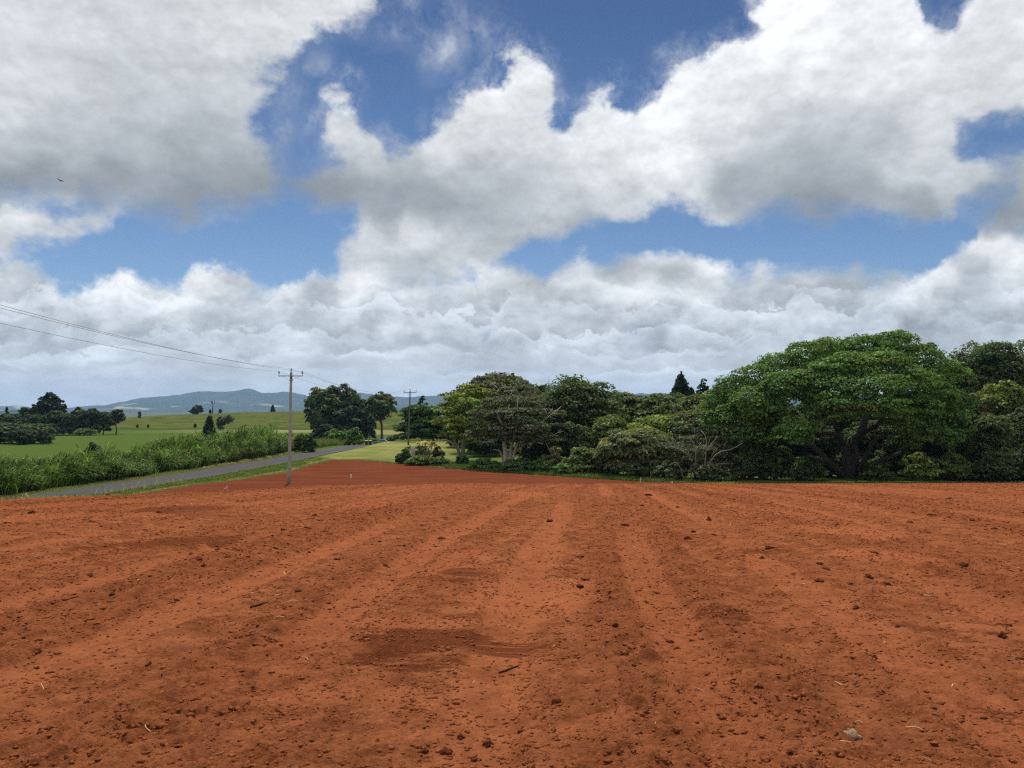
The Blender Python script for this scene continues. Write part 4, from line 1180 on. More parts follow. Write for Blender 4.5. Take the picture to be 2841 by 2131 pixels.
tree('broad_dark_tree', 'broad dense dark green tree with ragged top behind the round olive shrub', 1600, 1056, 250, 100, (.036, .056, .020), base=1610, tf=.12, var=.26, hue=.12, nl=15, leaf=1.05)
# --- middle of the wood
tree('wood_tree', 'olive brown crowned tree on the low skyline right of the broad dark tree', 1735, 1092, 170, 118, (.052, .060, .024), tf=.2)
tree('wood_tree', 'mid green tree on the low skyline left of the tall slim pine', 1845, 1098, 180, 114, (.048, .070, .022), tf=.2)
tree('wood_tree', 'dull green tree on the skyline below the two dark conifers', 1925, 1106, 140, 108, (.052, .072, .024), tf=.2)
tree('pine_tree', 'tall slim pine with tiered branches rising above the middle of the wood', 1890, 1043, 56, 145, (.018, .036, .024), 'conifer', tf=.70, dens=1.0)
tree('pine_tree', 'broad dark conifer standing just right of the tall slim pine', 1953, 1054, 60, 140, (.016, .036, .020), 'column', tf=.68)
tree('pine_tree', 'short conifer tucked between the tall pine and the broad conifer', 1917, 1081, 34, 143, (.022, .040, .022), 'conifer', tf=.78)
tree('yellow_green_tree', 'bright yellow green bushy tree in the middle of the wood', 1815, 1156, 190, 92, (.088, .118, .022), tf=.1, var=.25)
tree('wood_tree', 'light olive tree left of the bright yellow green one', 1700, 1162, 150, 93, (.070, .092, .026), tf=.1, var=.25)
tree('wood_tree', 'grey green rounded tree right of the bright yellow green one', 1905, 1148, 150, 90, (.060, .076, .032), tf=.1)
tree('wood_tree', 'light green leafy tree reaching up at the left shoulder of the huge tree', 2010, 1076, 150, 94, (.056, .092, .024), tf=.1)
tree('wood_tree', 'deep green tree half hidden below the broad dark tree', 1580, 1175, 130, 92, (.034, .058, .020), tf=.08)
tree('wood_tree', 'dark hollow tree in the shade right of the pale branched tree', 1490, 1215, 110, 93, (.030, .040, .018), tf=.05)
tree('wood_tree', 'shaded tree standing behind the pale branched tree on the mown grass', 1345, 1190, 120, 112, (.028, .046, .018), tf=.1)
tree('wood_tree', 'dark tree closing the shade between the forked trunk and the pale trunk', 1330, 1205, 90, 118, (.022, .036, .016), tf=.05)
tree('olive_tree', 'olive grey feathery tree at the field edge right of the round shrub', 1770, 1190, 210, 80, (.070, .084, .036), tf=.05, elong=2.4, var=.2)
tree('bare_branched_tree', 'dull tree with tangled bare grey twigs at the edge of the field', 1930, 1198, 240, 77, (.045, .052, .026), twigs=70, base=1930, bark=BARKG, dens=.8, tf=.1, flat=.5, tr=.8,
     lobes=[(1870, 1250, 50, 26), (1930, 1265, 60, 30, -1), (1995, 1255, 55, 28), (2050, 1265, 45, 26), (1880, 1300, 55, 26), (1960, 1305, 60, 26, -2), (2040, 1305, 50, 26, -1), (1930, 1225, 50, 18, 2), (2010, 1222, 50, 18, 2)],
     trunk=[([(1930, 1335), (1925, 1290, -2), (1900, 1255, -4), (1865, 1240, -4)], .085, .025), ([(1935, 1330), (1945, 1280, -2), (1968, 1240, -3), (1990, 1212, -3)], .085, .025), ([(1940, 1300, -2), (1985, 1262, -4), (2030, 1246, -4), (2060, 1230, -4)], .065, .02), ([(1925, 1290, -2), (1930, 1245, -4), (1910, 1210, -4)], .06, .02), ([(1900, 1265, -3), (1880, 1285, -4), (1855, 1292, -4)], .05, .018), ([(1950, 1270, -3), (1960, 1225, -4), (1945, 1195, -3)], .05, .018)])
# --- shrubs along the field edge
for px, top, w, Y, col, lab in (
        (1612, 1238, 120, 83, (.075, .096, .030), 'round olive green shrub at the field edge below the broad dark tree'),
        (1535, 1236, 64, 86, (.085, .092, .040), 'pale grey green shrub between the pale branched tree and the round olive shrub'),
        (1690, 1245, 90, 82, (.038, .060, .022), 'dark green shrub filling the gap right of the round olive shrub'),
        (1560, 1285, 60, 81.5, (.060, .100, .026), 'low leafy shrub at the foot of the pale grey green shrub'),
        (1430, 1268, 90, 86, (.040, .068, .022), 'low dark shrub at the foot of the pale branched tree'),
        (1345, 1268, 90, 89, (.052, .084, .024), 'low green shrub on the mown grass left of the pale trunk'),
        (1500, 1272, 60, 84, (.045, .075, .022), 'small shrub in the low growth right of the pale trunk'),
        (1282, 1262, 42, 95, (.030, .050, .020), 'dark small shrub round the foot of the forked grey trunk'),
        (1850, 1275, 90, 75.5, (.050, .066, .028), 'shaded shrub left of the tangled bare twigs'),
        (2085, 1195, 120, 76.5, (.046, .068, .024), 'tall leafy shrub right of the tangled bare twigs'),
        (2150, 1232, 110, 75.5, (.034, .052, .020), 'dark shrub under the left arm of the huge tree'),
        (2235, 1262, 110, 75, (.040, .062, .024), 'bluish green shrub left of the huge forked trunk'),
        (2300, 1275, 80, 79, (.036, .050, .018), 'small shrub in deep shade just left of the huge trunk'),
        (2430, 1278, 100, 75.5, (.048, .074, .022), 'mid green shrub just right of the huge forked trunk'),
        (2480, 1215, 120, 81, (.040, .062, .020), 'broad shrub behind the lower right bough of the huge tree'),
        (2555, 1252, 100, 74.5, (.085, .115, .028), 'light yellow green shrub right of the huge tree'),
        (2640, 1250, 110, 75.5, (.060, .084, .024), 'green shrub with browned top beside the light yellow green shrub'),
        (2760, 1240, 130, 74.5, (.036, .050, .020), 'dark shrub near the right border of the photo'),
        (2850, 1230, 130, 75, (.030, .042, .018), 'dark shrub cut by the right border of the photo'),
        (2000, 1282, 90, 74.5, (.036, .052, .022), 'dark low shrub below the tangled bare twigs'),
        (1765, 1275, 80, 77, (.046, .066, .026), 'low shrub at the foot of the feathery olive grey tree')):
    tree('shrub', lab, px, top, w, Y, col, 'shrub', 'shrub', 'shrubs along the edge of the wood', tf=0)
# --- right of the huge tree
tree('wood_tree', 'tall dark tree with gaps in its ragged top near the right border', 2745, 952, 230, 96, (.040, .056, .022), tf=.2, var=.3, hue=.15, dens=.8, nl=16)
tree('wood_tree', 'tall dark tree cut by the right border of the photo', 2880, 958, 200, 98, (.036, .050, .022), tf=.2, var=.3, nl=15)
tree('wood_tree', 'tree whose crown fills the notch between the huge tree and the ragged tall tree', 2655, 1010, 110, 92, (.046, .068, .022), tf=.2, dens=.9)
tree('yellow_green_tree', 'yellow green leafy tree in front of the ragged tall tree', 2790, 1058, 150, 84, (.078, .102, .024), tf=.1, var=.25)
tree('wood_tree', 'dull tree with browned leaves between the huge tree and the right border', 2690, 1090, 130, 83, (.054, .062, .026), tf=.1, dead=.3, dtop=.3, deadcol=(.10, .075, .04))
tree('wood_tree', 'olive tree low at the right behind the dark shrub', 2740, 1150, 150, 80, (.050, .066, .024), tf=.05)
tree('wood_tree', 'dark tree low at the very right edge of the picture', 2850, 1130, 140, 80, (.032, .044, .020), tf=.05)
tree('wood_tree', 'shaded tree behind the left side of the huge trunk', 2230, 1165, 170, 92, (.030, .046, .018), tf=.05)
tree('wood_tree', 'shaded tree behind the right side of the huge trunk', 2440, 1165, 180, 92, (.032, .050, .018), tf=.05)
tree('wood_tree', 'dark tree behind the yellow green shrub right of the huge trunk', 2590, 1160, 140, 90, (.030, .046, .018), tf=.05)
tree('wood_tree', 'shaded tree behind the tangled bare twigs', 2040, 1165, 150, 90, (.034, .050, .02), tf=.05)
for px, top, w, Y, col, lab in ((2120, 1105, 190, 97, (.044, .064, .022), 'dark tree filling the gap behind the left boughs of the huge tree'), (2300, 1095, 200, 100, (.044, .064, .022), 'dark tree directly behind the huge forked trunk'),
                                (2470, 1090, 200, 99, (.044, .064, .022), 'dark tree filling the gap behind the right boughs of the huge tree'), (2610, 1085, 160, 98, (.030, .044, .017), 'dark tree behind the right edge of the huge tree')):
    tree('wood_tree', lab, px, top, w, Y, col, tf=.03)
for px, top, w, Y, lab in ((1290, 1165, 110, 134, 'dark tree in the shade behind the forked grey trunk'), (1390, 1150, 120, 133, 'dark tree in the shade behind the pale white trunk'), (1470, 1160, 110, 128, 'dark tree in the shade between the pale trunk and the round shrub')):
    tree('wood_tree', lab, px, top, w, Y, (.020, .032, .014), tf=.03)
for px, top, w, Y, lab in ((900, 1174, 64, 224, 'shaggy dark shrub under the left tree of the clump'), (945, 1176, 90, 223, 'shaggy dark shrub under the middle of the clump')):
    tree('shrub', lab, px, top, w, Y, (.026, .038, .018), 'shrub', 'shrub', tf=0)
tree('roadside_bush', 'leafy shrub just left of the end of the tall roadside grass', 832, 1197, 54, 126, (.040, .066, .020), 'shrub', 'bush', tf=0)
tree('bunya_tree', 'dark narrow conifer behind the middle power pole', 1172, 1099, 36, 185, (.016, .032, .020), 'column', tf=.6, dens=.8)
# --- clump of trees across the road
tree('clump_tree', 'large rounded tree at the left of the dark clump beyond the road', 903, 1077, 94, 232, (.046, .062, .026), tf=.06, var=.28, hue=.12, nl=14)
tree('clump_tree', 'large tree with pale dead tufts in the middle of the dark clump', 962, 1077, 96, 236, (.042, .058, .024), tf=.1, var=.28, dead=.15, deadcol=(.2, .19, .13), nl=13)
tree('clump_tree', 'tree with a visible thin trunk at the right end of the dark clump', 1052, 1087, 92, 238, (.046, .066, .026), tf=.3, var=.25, dens=.7, base=1061)
tree('clump_tree', 'darkest tree low in the shade at the centre of the clump', 975, 1130, 90, 228, (.020, .032, .018), tf=.05)
tree('clump_tree', 'dark tree low in the right half of the clump', 1015, 1135, 70, 229, (.022, .034, .018), tf=.05)
tree('clump_tree', 'leafy tree skirt low at the left edge of the clump', 880, 1140, 44, 226, (.046, .062, .026), tf=.03)
# --- left grove
LG = [('lacy_tree', 'tallest tree of the far left grove with sky showing through its lacy crown', 140, 1095, 72, 262, (.016, .026, .014), dict(tf=.35, dens=.42, sub=.34, nl=16, leaf=1.1)),
      ('cypress_tree', 'thin dark column shaped tree on the far left skyline', 20, 1128, 11, 270, (.016, .03, .016), dict(kind='column', tf=.3)),
      ('grove_tree', 'spiky topped tree left of the lacy tree in the far left grove', 72, 1132, 40, 265, (.022, .036, .018), dict(tf=.2, dens=.6)),
      ('grove_tree', 'small tree attached to the left side of the lacy tree', 102, 1122, 34, 258, (.016, .026, .014), dict(tf=.3, dens=.5)),
      ('grove_tree', 'bushy tree at the left end of the far grove', 30, 1150, 70, 250, (.030, .046, .020), {}),
      ('grove_tree', 'rounded tree under the lacy tree in the far left grove', 160, 1140, 66, 250, (.030, .044, .020), dict(tf=.15)),
      ('grove_tree', 'broad dark tree under the left side of the lacy tree', 105, 1148, 60, 248, (.028, .042, .020), dict(tf=.1)),
      ('grove_tree', 'dark tree with a bright bush below it in the left grove', 195, 1148, 50, 246, (.024, .036, .018), dict(tf=.08)),
      ('grove_tree', 'flat topped light tree in the middle of the left grove', 222, 1130, 40, 250, (.036, .052, .028), dict(tf=.08, dens=.8)),
      ('grove_tree', 'dense dark tree right of the flat topped one in the left grove', 252, 1134, 44, 248, (.022, .034, .018), dict(tf=.06)),
      ('grove_tree', 'slender tree near the right end of the left grove', 288, 1143, 42, 252, (.030, .042, .022), dict(tf=.1)),
      ('grove_tree', 'last tree of the left grove with a bare thin trunk', 323, 1136, 34, 256, (.036, .046, .026), dict(tf=.35, dens=.7)),
      ('grove_tree', 'low light green bush tree at the foot of the left grove', 235, 1190, 44, 243, (.060, .090, .030), dict(tf=.05)),
      ('grove_tree', 'low dark tree at the foot of the left grove beneath the rounded tree', 178, 1185, 50, 244, (.028, .042, .026), dict(tf=.1)),
      ('near_grove_tree', 'domed tree nearest the tall grass at the left border', 25, 1172, 100, 172, (.034, .050, .020), dict(tf=.03)),
      ('near_grove_tree', 'domed tree in front of the left grove beside the green paddock', 90, 1176, 90, 176, (.036, .052, .022), dict(tf=.03)),
      ('near_grove_tree', 'dark shaggy tree low in front of the left grove', 55, 1188, 60, 166, (.024, .034, .018), dict(tf=.03)),
      ('near_grove_tree', 'dark tree at the right end of the nearer left grove', 120, 1200, 40, 168, (.022, .032, .018), dict(tf=.03)),
      ('near_grove_tree', 'domed tree cut by the left border in front of the grove', -60, 1168, 130, 172, (.034, .050, .020), dict(tf=.03))]
for nm, lab, px, top, w, Y, col, kw in LG:
    tree(nm, lab, px, top, w * (1.25 if nm.endswith('grove_tree') else 1.0), Y, col, group='trees of the left grove', **kw)
# --- single trees and bushes in the open
tree('conical_tree', 'dark conical tree standing alone behind the tall roadside grass', 581, 1154, 50, 165, (.020, .034, .020), 'conifer', leaf=.5, tf=.02, dens=4)
tree('paddock_tree', 'small tree with a white trunk on the pale grass strip', 633, 1154, 32, 305, (.034, .048, .028), tf=.4, bark=BARKP, dens=.8)
tree('paddock_tree', 'small leaning tree left of the white trunked tree on the pale grass strip', 613, 1156, 26, 306, (.036, .052, .028), tf=.1, dens=.7)
tree('hill_bush', 'dark bush on the hill crest left of the telecom mast', 545, 1123, 38, 552, (.014, .026, .016), 'shrub', 'bush', leaf=.5, tf=0)
tree('hill_bush', 'tiny conical tree on the hill crest beside the near power pole', 757, 1124, 13, 556, (.014, .026, .016), 'conifer', 'tree', leaf=.35, tf=0, dens=.6)
tree('hill_bush', 'tiny bush on the hill crest right of the telecom mast', 611, 1134, 10, 556, (.016, .030, .016), 'shrub', 'bush', leaf=.5, tf=0)
tree('hill_bush', 'tiny bush at the foot of the telecom mast', 583, 1135, 7, 555, (.016, .030, .016), 'shrub', 'bush', leaf=.5, tf=0)
tree('hill_bush', 'tiny bush on the left slope of the far hill crest', 388, 1141, 9, 540, (.016, .030, .016), 'shrub', 'bush', leaf=.5, tf=0)
tree('hill_bush', 'small dark bush on the lower hillside left of the conical tree', 541, 1175, 9, 345, (.026, .042, .018), 'shrub', 'bush', leaf=.5, tf=0)
tree('hill_bush', 'small dark post like shrub low on the hillside near the left grove', 381, 1177, 5, 345, (.020, .034, .016), 'shrub', 'bush', leaf=.5, tf=0)
tree('hill_bush', 'small shrub low on the hillside below the left hill crest', 411, 1177, 5, 345, (.020, .034, .016), 'shrub', 'bush', leaf=.5, tf=0)
tree('roadside_bush', 'dark rounded bush at the top of the tall roadside grass', 680, 1184, 58, 112, (.028, .048, .020), 'shrub', 'bush', tf=0)
tree('roadside_bush', 'low dark bush half sunk in the grass on the left', 256, 1226, 60, 100, (.024, .040, .018), 'shrub', 'bush', tf=0)
tree('roadside_bush', 'dark leafy shrub at the right end of the tall roadside grass', 858, 1203, 46, 123, (.030, .056, .018), 'shrub', 'bush', tf=0)
tree('roadside_bush', 'bright green spreading shrub where the road bends out of sight', 982, 1182, 52, 172, (.050, .092, .022), 'shrub', 'bush', tf=0)
tree('roadside_bush', 'long green shrub behind the bend left of the spreading shrub', 935, 1188, 70, 180, (.050, .088, .024), 'shrub', 'bush', tf=0)
tree('roadside_bush', 'small shrub in the paddock behind the parked car', 1085, 1207, 30, 225, (.036, .054, .022), 'shrub', 'bush', tf=0)
# --- garden bed at the end of the lawn
tree('flowering_shrub', 'shrub crowned with pale yellow flowers at the end of the lawn', 1187, 1218, 44, 101, (.30, .27, .13), 'shrub', 'shrub', tf=0, var=.12, hue=.04, lobes=[(1190, 1230, 17, 8), (1180, 1236, 12, 7), (1200, 1236, 12, 7), (1162, 1231, 7, 4), (1190, 1242, 14, 6)], bark=BARKG, dens=.8)
tree('pruned_shrub', 'cut back shrub with bare white stumps at the end of the lawn', 1150, 1230, 60, 100, (.075, .085, .042), 'shrub', 'shrub', tf=0, dens=.45, bark=BARKP, lobes=[(1165, 1248, 18, 10), (1138, 1246, 14, 8), (1180, 1252, 16, 9)],
     trunk=[([(1145, 1268), (1144, 1254), (1142, 1240)], .22, .11), ([(1143, 1265), (1136, 1256), (1134, 1249)], .15, .10), ([(1146, 1264), (1150, 1252), (1149, 1242)], .13, .08)])
tree('garden_shrub', 'dark glossy shrub at the lawn edge left of the white stumps', 1122, 1243, 50, 98, (.024, .046, .014), 'shrub', 'shrub', tf=0)
tree('garden_shrub', 'dusky purple grey shrub under the pale flowering shrub', 1215, 1236, 42, 97, (.050, .050, .036), 'shrub', 'shrub', tf=0)
tree('garden_shrub', 'low green ground hugging shrub along the field edge by the white stumps', 1165, 1262, 90, 95.5, (.062, .090, .024), 'shrub', 'shrub', tf=0)
tree('garden_shrub', 'small low shrub at the right end of the garden bed', 1215, 1266, 60, 94.5, (.060, .085, .026), 'shrub', 'shrub', tf=0)
tree('garden_shrub', 'loose green shrub behind the white stumps of the garden bed', 1170, 1236, 50, 103, (.050, .066, .028), 'shrub', 'shrub', tf=0, dens=.7)

# ------------------------------------------------------------------ grasses
def blades(X, Y, Z, hgt, wid, lean, az, rr, cols, droop=.55, seg=4):
    """arching ribbons. lean 0..1 is how far the tip leans over, az its heading"""
    n = len(X); tt = np.linspace(0, 1, seg + 1)
    hx = np.cos(az); hy = np.sin(az)
    ph = rr.random(n) * 6.283; sx = np.cos(ph); sy = np.sin(ph)
    V = []
    for q in tt:
        out = hgt * lean * q ** 1.8
        zz = hgt * (q - droop * lean * q ** 3)
        w = wid * (1 - q ** 2.2) * .5 + .004
        cx = X + hx * out; cy = Y + hy * out; cz = Z + zz
        V.append(np.stack([cx - sx * w, cy - sy * w, cz], 1)); V.append(np.stack([cx + sx * w, cy + sy * w, cz], 1))
    V = np.stack(V, 1); k = 2 * (seg + 1)
    b0 = np.arange(n)[:, None] * k
    F = np.concatenate([b0 + np.array([2 * i, 2 * i + 1, 2 * i + 3, 2 * i + 2]) for i in range(seg)])
    K = np.repeat(cols[:, None, :], k, 1)
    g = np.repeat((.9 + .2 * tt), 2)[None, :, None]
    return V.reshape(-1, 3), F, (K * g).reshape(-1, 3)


def jcol(n, a, b_, rr, v=.2):
    f = rr.random((n, 1)); return (np.array(a) * (1 - f) + np.array(b_) * f) * (1 + v * rr.standard_normal((n, 1))).clip(.4, 1.7)


# tall cane grass between the road and the paddock
# outline of its foot line on the road side (X at each Y) and its height
footY = np.array([40, 55, 62, 70, 80, 90, 100, 110, 118, 126, 133])
footX = np.array([-41.5, -40.2, -39.2, -38.2, -37.2, -36.0, -35.6, -35.4, -35.4, -35.6, -35.8])
hgtY = np.array([3.7, 3.6, 3.5, 3.3, 3.1, 3.7, 3.9, 3.7, 3.3, 3.4, 3.2])
rr = np.random.default_rng(91)


def cane(n, cl_n, dmax):
    # clumps first, then blades round each clump
    cy = rr.uniform(42, 133, cl_n); dd = rr.random(cl_n) ** 1.3 * dmax
    cx = np.interp(cy, footY, footX) - .4 - dd
    ch = np.interp(cy, footY, hgtY) * (.80 + .3 * rr.random(cl_n)) * (1 - .35 * np.exp(-dd / .8))
    gap = np.clip(.5 + fbm(cy / 6.5, cx / 5, 401, 2), .35, 1.15)
    ch = ch * (.62 + .78 * gap) * np.interp(cy, [40, 60, 72, 92, 104, 133], [.84, .80, .66, .66, .82, .86])
    # a hollow where lower, softer grass grows
    low = np.exp(-((cy - 78.5) / 3.2) ** 2) * np.exp(-(dd / 4.) ** 2); ch = ch * (1 - .45 * low)
    ck = 1 + .38 * rr.standard_normal(cl_n)
    i = rr.integers(0, cl_n, n); r = rr.random(n)
    X = cx[i] + rr.normal(0, .38, n); Y = cy[i] + rr.normal(0, .5, n)
    h = ch[i] * (.45 + .62 * rr.random(n) ** .7)
    # wind pushes the tops to the right
    oa = np.arctan2(Y - cy[i], X - cx[i]) + rr.normal(0, .5, n)
    az = np.where(rr.random(n) < .35, rr.normal(0.1, .7, n), oa)
    lean = np.clip(.15 + .65 * rr.random(n) ** 1.3 + (h / 4.) * .10, .1, .95)
    young = rr.random(n)[:, None]
    c = jcol(n, (.036, .078, .012), (.080, .138, .024), rr, .28) * np.clip(ck[i], .6, 1.5)[:, None]
    dry = rr.random(n) < .04
    c[dry] = jcol(int(dry.sum()), (.13, .13, .05), (.22, .20, .09), rr, .1)
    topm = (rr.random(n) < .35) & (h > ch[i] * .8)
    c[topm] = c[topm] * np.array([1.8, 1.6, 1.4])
    return X, Y, h, lean, az, c


X, Y, h, lean, az, c = cane(34000, 480, 8.5)
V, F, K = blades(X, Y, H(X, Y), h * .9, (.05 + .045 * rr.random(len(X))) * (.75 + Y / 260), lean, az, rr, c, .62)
# leaves that arch out from the stems
X, Y, h, lean, az, c = cane(80000, 480, 8.5)
f = rr.random(len(X)) ** .8
z0 = h * (.12 + .80 * f)
L = (.65 + .75 * rr.random(len(X))) * (1.05 - .25 * f)
az = np.where(rr.random(len(X)) < .55 * f, rr.normal(.15, .6, len(X)), az + rr.normal(0, .6, len(X)))
V2, F2, K2 = blades(X, Y, H(X, Y) + z0, L, (.055 + .05 * rr.random(len(X))) * (.75 + Y / 260), np.clip(.55 + .5 * rr.random(len(X)) - .2 * f, .2, 1.1), az, rr, c * (.9 + .3 * f[:, None]), .85, 3)
V = np.concatenate([V, V2]); F = np.concatenate([F, F2 + len(V) - len(V2)]); K = np.concatenate([K, K2])
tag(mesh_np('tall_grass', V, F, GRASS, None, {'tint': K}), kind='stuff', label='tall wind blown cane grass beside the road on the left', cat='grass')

# softer grass behind and at the far bend
rr = np.random.default_rng(92)
n = 16000
Y = rr.uniform(112, 190, n); X = np.interp(Y, [112, 133, 150, 170, 190], [-36.5, -36.2, -36.0, -37, -39]) - rr.random(n) * 11
h = (1.0 + 1.2 * rr.random(n)) * np.clip(.75 + .5 * fbm(X / 4, Y / 6, 411, 2), .4, 1.3)
V, F, K = blades(X, Y, H(X, Y), h, .09 + .05 * rr.random(n), .2 + .4 * rr.random(n), rr.normal(.2, 1., n), rr, jcol(n, (.075, .115, .028), (.15, .175, .050), rr), .5, 3)
n2 = 9000
Y2 = rr.uniform(180, 214, n2); X2 = -40 + rr.random(n2) * 32; h2 = .5 + .8 * rr.random(n2)
k2 = np.abs(X2 - road_center(Y2)) > 3.4; X2, Y2, h2 = X2[k2], Y2[k2], h2[k2]; n2 = len(X2)
V2, F2, K2 = blades(X2, Y2, H(X2, Y2), h2, .12 + 0 * X2, .2 + .4 * rr.random(n2), rr.normal(.2, 1., n2), rr, jcol(n2, (.14, .17, .048), (.22, .23, .08), rr), .5, 3)
tag(mesh_np('rough_grass', np.concatenate([V, V2]), np.concatenate([F, F2 + len(V)]), GRASS, None, {'tint': np.concatenate([K, K2])}), kind='stuff', label='rough yellow green grass around the far bend of the road', cat='grass')

# verge: short blades on both sides of the road and round the field
rr = np.random.default_rng(93)
XS_, YS_, HS_, CS_ = [], [], [], []


def add_verge(X, Y, h, a, b_):
    XS_.append(X); YS_.append(Y); HS_.append(h); CS_.append(jcol(len(X), a, b_, rr, .22))


n = 26000
Y = 46 + 62 * rr.random(n); e = np.interp(Y, [45, 57, 60, 67, 73, 79, 86, 97, 106], [-31.7, -31.6, -31.0, -28.9, -27.7, -26.6, -25.2, -25.2, -24.8]); rx = road_center(Y) + RHW
f = rr.random(n); X = rx - .15 + (e + .35 - rx) * f
patchy = fbm(X / 1.6, Y / 2.4, 421, 3)
k = rr.random(n) < .55 + .8 * patchy
g = (f > .8) & (patchy > -.25)
for msk, a, b_, hh in ((k & ~g, (.075, .125, .024), (.145, .185, .045), .20), (g & k, (.27, .235, .10), (.42, .36, .18), .15)):
    add_verge(X[msk], Y[msk], hh * (.5 + .9 * rr.random(msk.sum())), a, b_)
n = 22000   # cane side
Y = 45 + 92 * rr.random(n); fx = np.interp(Y, footY, footX); rx = road_center(Y) - RHW
X = fx - .3 + (rx + .15 - fx + .3) * rr.random(n)
add_verge(X, Y, .14 * (.5 + 1. * rr.random(n)), (.12, .155, .036), (.24, .235, .085))
k = fbm(X / 1.2, Y / 2., 431, 3) > .18
k &= (Y > 88)
add_verge(X[k] - .8, Y[k], .3 * (.5 + .8 * rr.random(k.sum())), (.33, .29, .14), (.45, .40, .21))
# seed stalks
n = 60
Y = 60 + 12 * rr.random(n); X = road_center(Y) + RHW + 1.2 * rr.random(n)
add_verge(X, Y, .5 + .5 * rr.random(n), (.25, .25, .12), (.4, .38, .2))
# far side of the field and the bed below the wood
n = 30000
seg = np.array([(-25.2, 97), (-24.6, 104), (-21, 104.5), (-17, 101), (-10, 93.5), (-4.6, 88), (2, 82.6), (6.6, 79), (9.9, 76), (14, 72.5), (20, 70.5), (35, 70), (80, 69.5)])
sl = np.concatenate([[0], np.cumsum(np.hypot(*np.diff(seg, axis=0).T))])
q = rr.random(n) * sl[-1]; X = np.interp(q, sl, seg[:, 0]); Y = np.interp(q, sl, seg[:, 1]) + np.abs(rr.normal(0, 1.3, n)) - .25
lush = sstep(-14, 0, X)
c = rr.random(n) < .5 + .5 * lush
for msk, a, b_, hh in ((X < -8, (.16, .185, .050), (.26, .26, .095), .12), (X >= -8, (.060, .110, .024), (.12, .165, .04), .26)):
    msk = msk & ((X < 14) | (rr.random(n) < .12))
    add_verge(X[msk], Y[msk], hh * (.4 + 1.1 * rr.random(msk.sum())), a, b_)
# lush low growth on the ground below the wood (left part)
n = 16000
X = -9 + 26 * rr.random(n); Y = np.interp(X, seg[2:, 0], seg[2:, 1]) + .4 + 5.5 * rr.random(n)
k = fbm(X / 2.2, Y / 2.2, 441, 2) > -.25
add_verge(X[k], Y[k], .38 * (.4 + 1.1 * rr.random(k.sum())), (.050, .100, .020), (.105, .155, .036))
X = np.concatenate(XS_); Y = np.concatenate(YS_); h = np.concatenate(HS_); c = np.concatenate(CS_); n = len(X)
V, F, K = blades(X, Y, H(X, Y) - .03, h, .035 + .03 * rr.random(n), .3 + .5 * rr.random(n), rr.random(n) * 6.283, rr, c, .5, 2)
tag(mesh_np('verge_grass', V, F, GRASS, None, {'tint': K}), kind='stuff', label='short patchy grass along the road edge and field margin', cat='grass')

# ------------------------------------------------------------------ power poles and lines
WOOD = simple('weathered_pole', (.27, .28, .23), .85, 0, .2, 3, .4)
WOODD = simple('dark_pole', (.085, .085, .08), .85, 0, .2, 3, .4)
STEEL = simple('galvanised_steel', (.33, .35, .37), .5, .6, .1, 8)
PORC = simple('porcelain', (.28, .28, .28), .35, 0, .1, 8)
WIRE = simple('wire_grey', (.17, .175, .19), .5, .3, .05, 8)
POLES = []


def power_pole(px, ptop, pbase, Y, lab, mat, steel_arm, arm, hidden=False):
    tpt = P(px, ptop, Y); bx = P(pbase, 1340, Y)[0]
    zg = float(H(bx, Y)) - .02
    root = empty('power_pole', (bx, Y, zg), lab, 'power pole', 'power poles along the road')
    h = tpt[2] - zg - .45; ox = tpt[0] - bx
    mb = MB()
    n = 9
    mb.tube([(ox * i / (n - 1) + .02 * math.sin(i * 2.1 + px), .0, -.3 + (h + .3) * i / (n - 1)) for i in range(n)], [.168 - .066 * i / (n - 1) for i in range(n)], 14)
    mb.build('pole_shaft', mat, root, True)
    az = h - .32; armm = STEEL if steel_arm else mat
    mb = MB(); yo = -.17
    mb.box((ox, yo, az), (2 * arm + .14, .10, .11 if not steel_arm else .085)); mb.build('crossarm', armm, root, bevel=.008)
    for s in (-1, 1):
        mb = MB(); mb.bar((ox + s * (.62 if not steel_arm else .72), yo, az - .06), (ox + s * .14, yo + .04, az - .52 if not steel_arm else az - .36), .05, .02)
        mb.build('brace', armm, root)
    heads = []
    for x, z in ((-arm, az + .05), (arm, az + .05), (0, h - .02)):
        mb = MB(); mb.tube([(ox + x, yo if x else 0, z - .02), (ox + x, yo if x else 0, z + .18)], .022, 6)
        mb.lathe((ox + x, yo if x else 0, z + .14), [(.03, 0), (.085, .02), (.05, .06), (.09, .09), (.05, .13), (.075, .16), (.045, .22), (.04, .27)], 12)
        if x == 0: mb.tube([(ox, 0, z), (ox, 0, z + .2)], .03, 6)
        mb.build('insulator', PORC, root, True); heads.append(np.array([bx + ox + x, Y + (yo if x else 0), zg + z + .36]))
    if steel_arm:
        mb = MB(); mb.tube([(ox, 0, h - .75), (ox, 0, h - .63)], .16, 14); mb.build('pole_band', STEEL, root, True)
        mb = MB(); mb.tube([(ox, 0, h - .62), (ox, 0, h + .02)], .118, 14); mb.build('pole_cap', WIRE, root, True)
    POLES.append(heads)


power_pole(808, 1020, 802, 70, 'weathered grey power pole with steel crossarm standing on the red field edge', WOOD, True, 1.06)
power_pole(1138, 1078, 1132, 143, 'dark wooden power pole with straight timber crossarm at the end of the lawn', WOODD, False, 1.12)
power_pole(1234, 1103, 1232, 216, 'far power pole whose crossarm just shows above the dark layered tree', WOODD, False, 1.12)


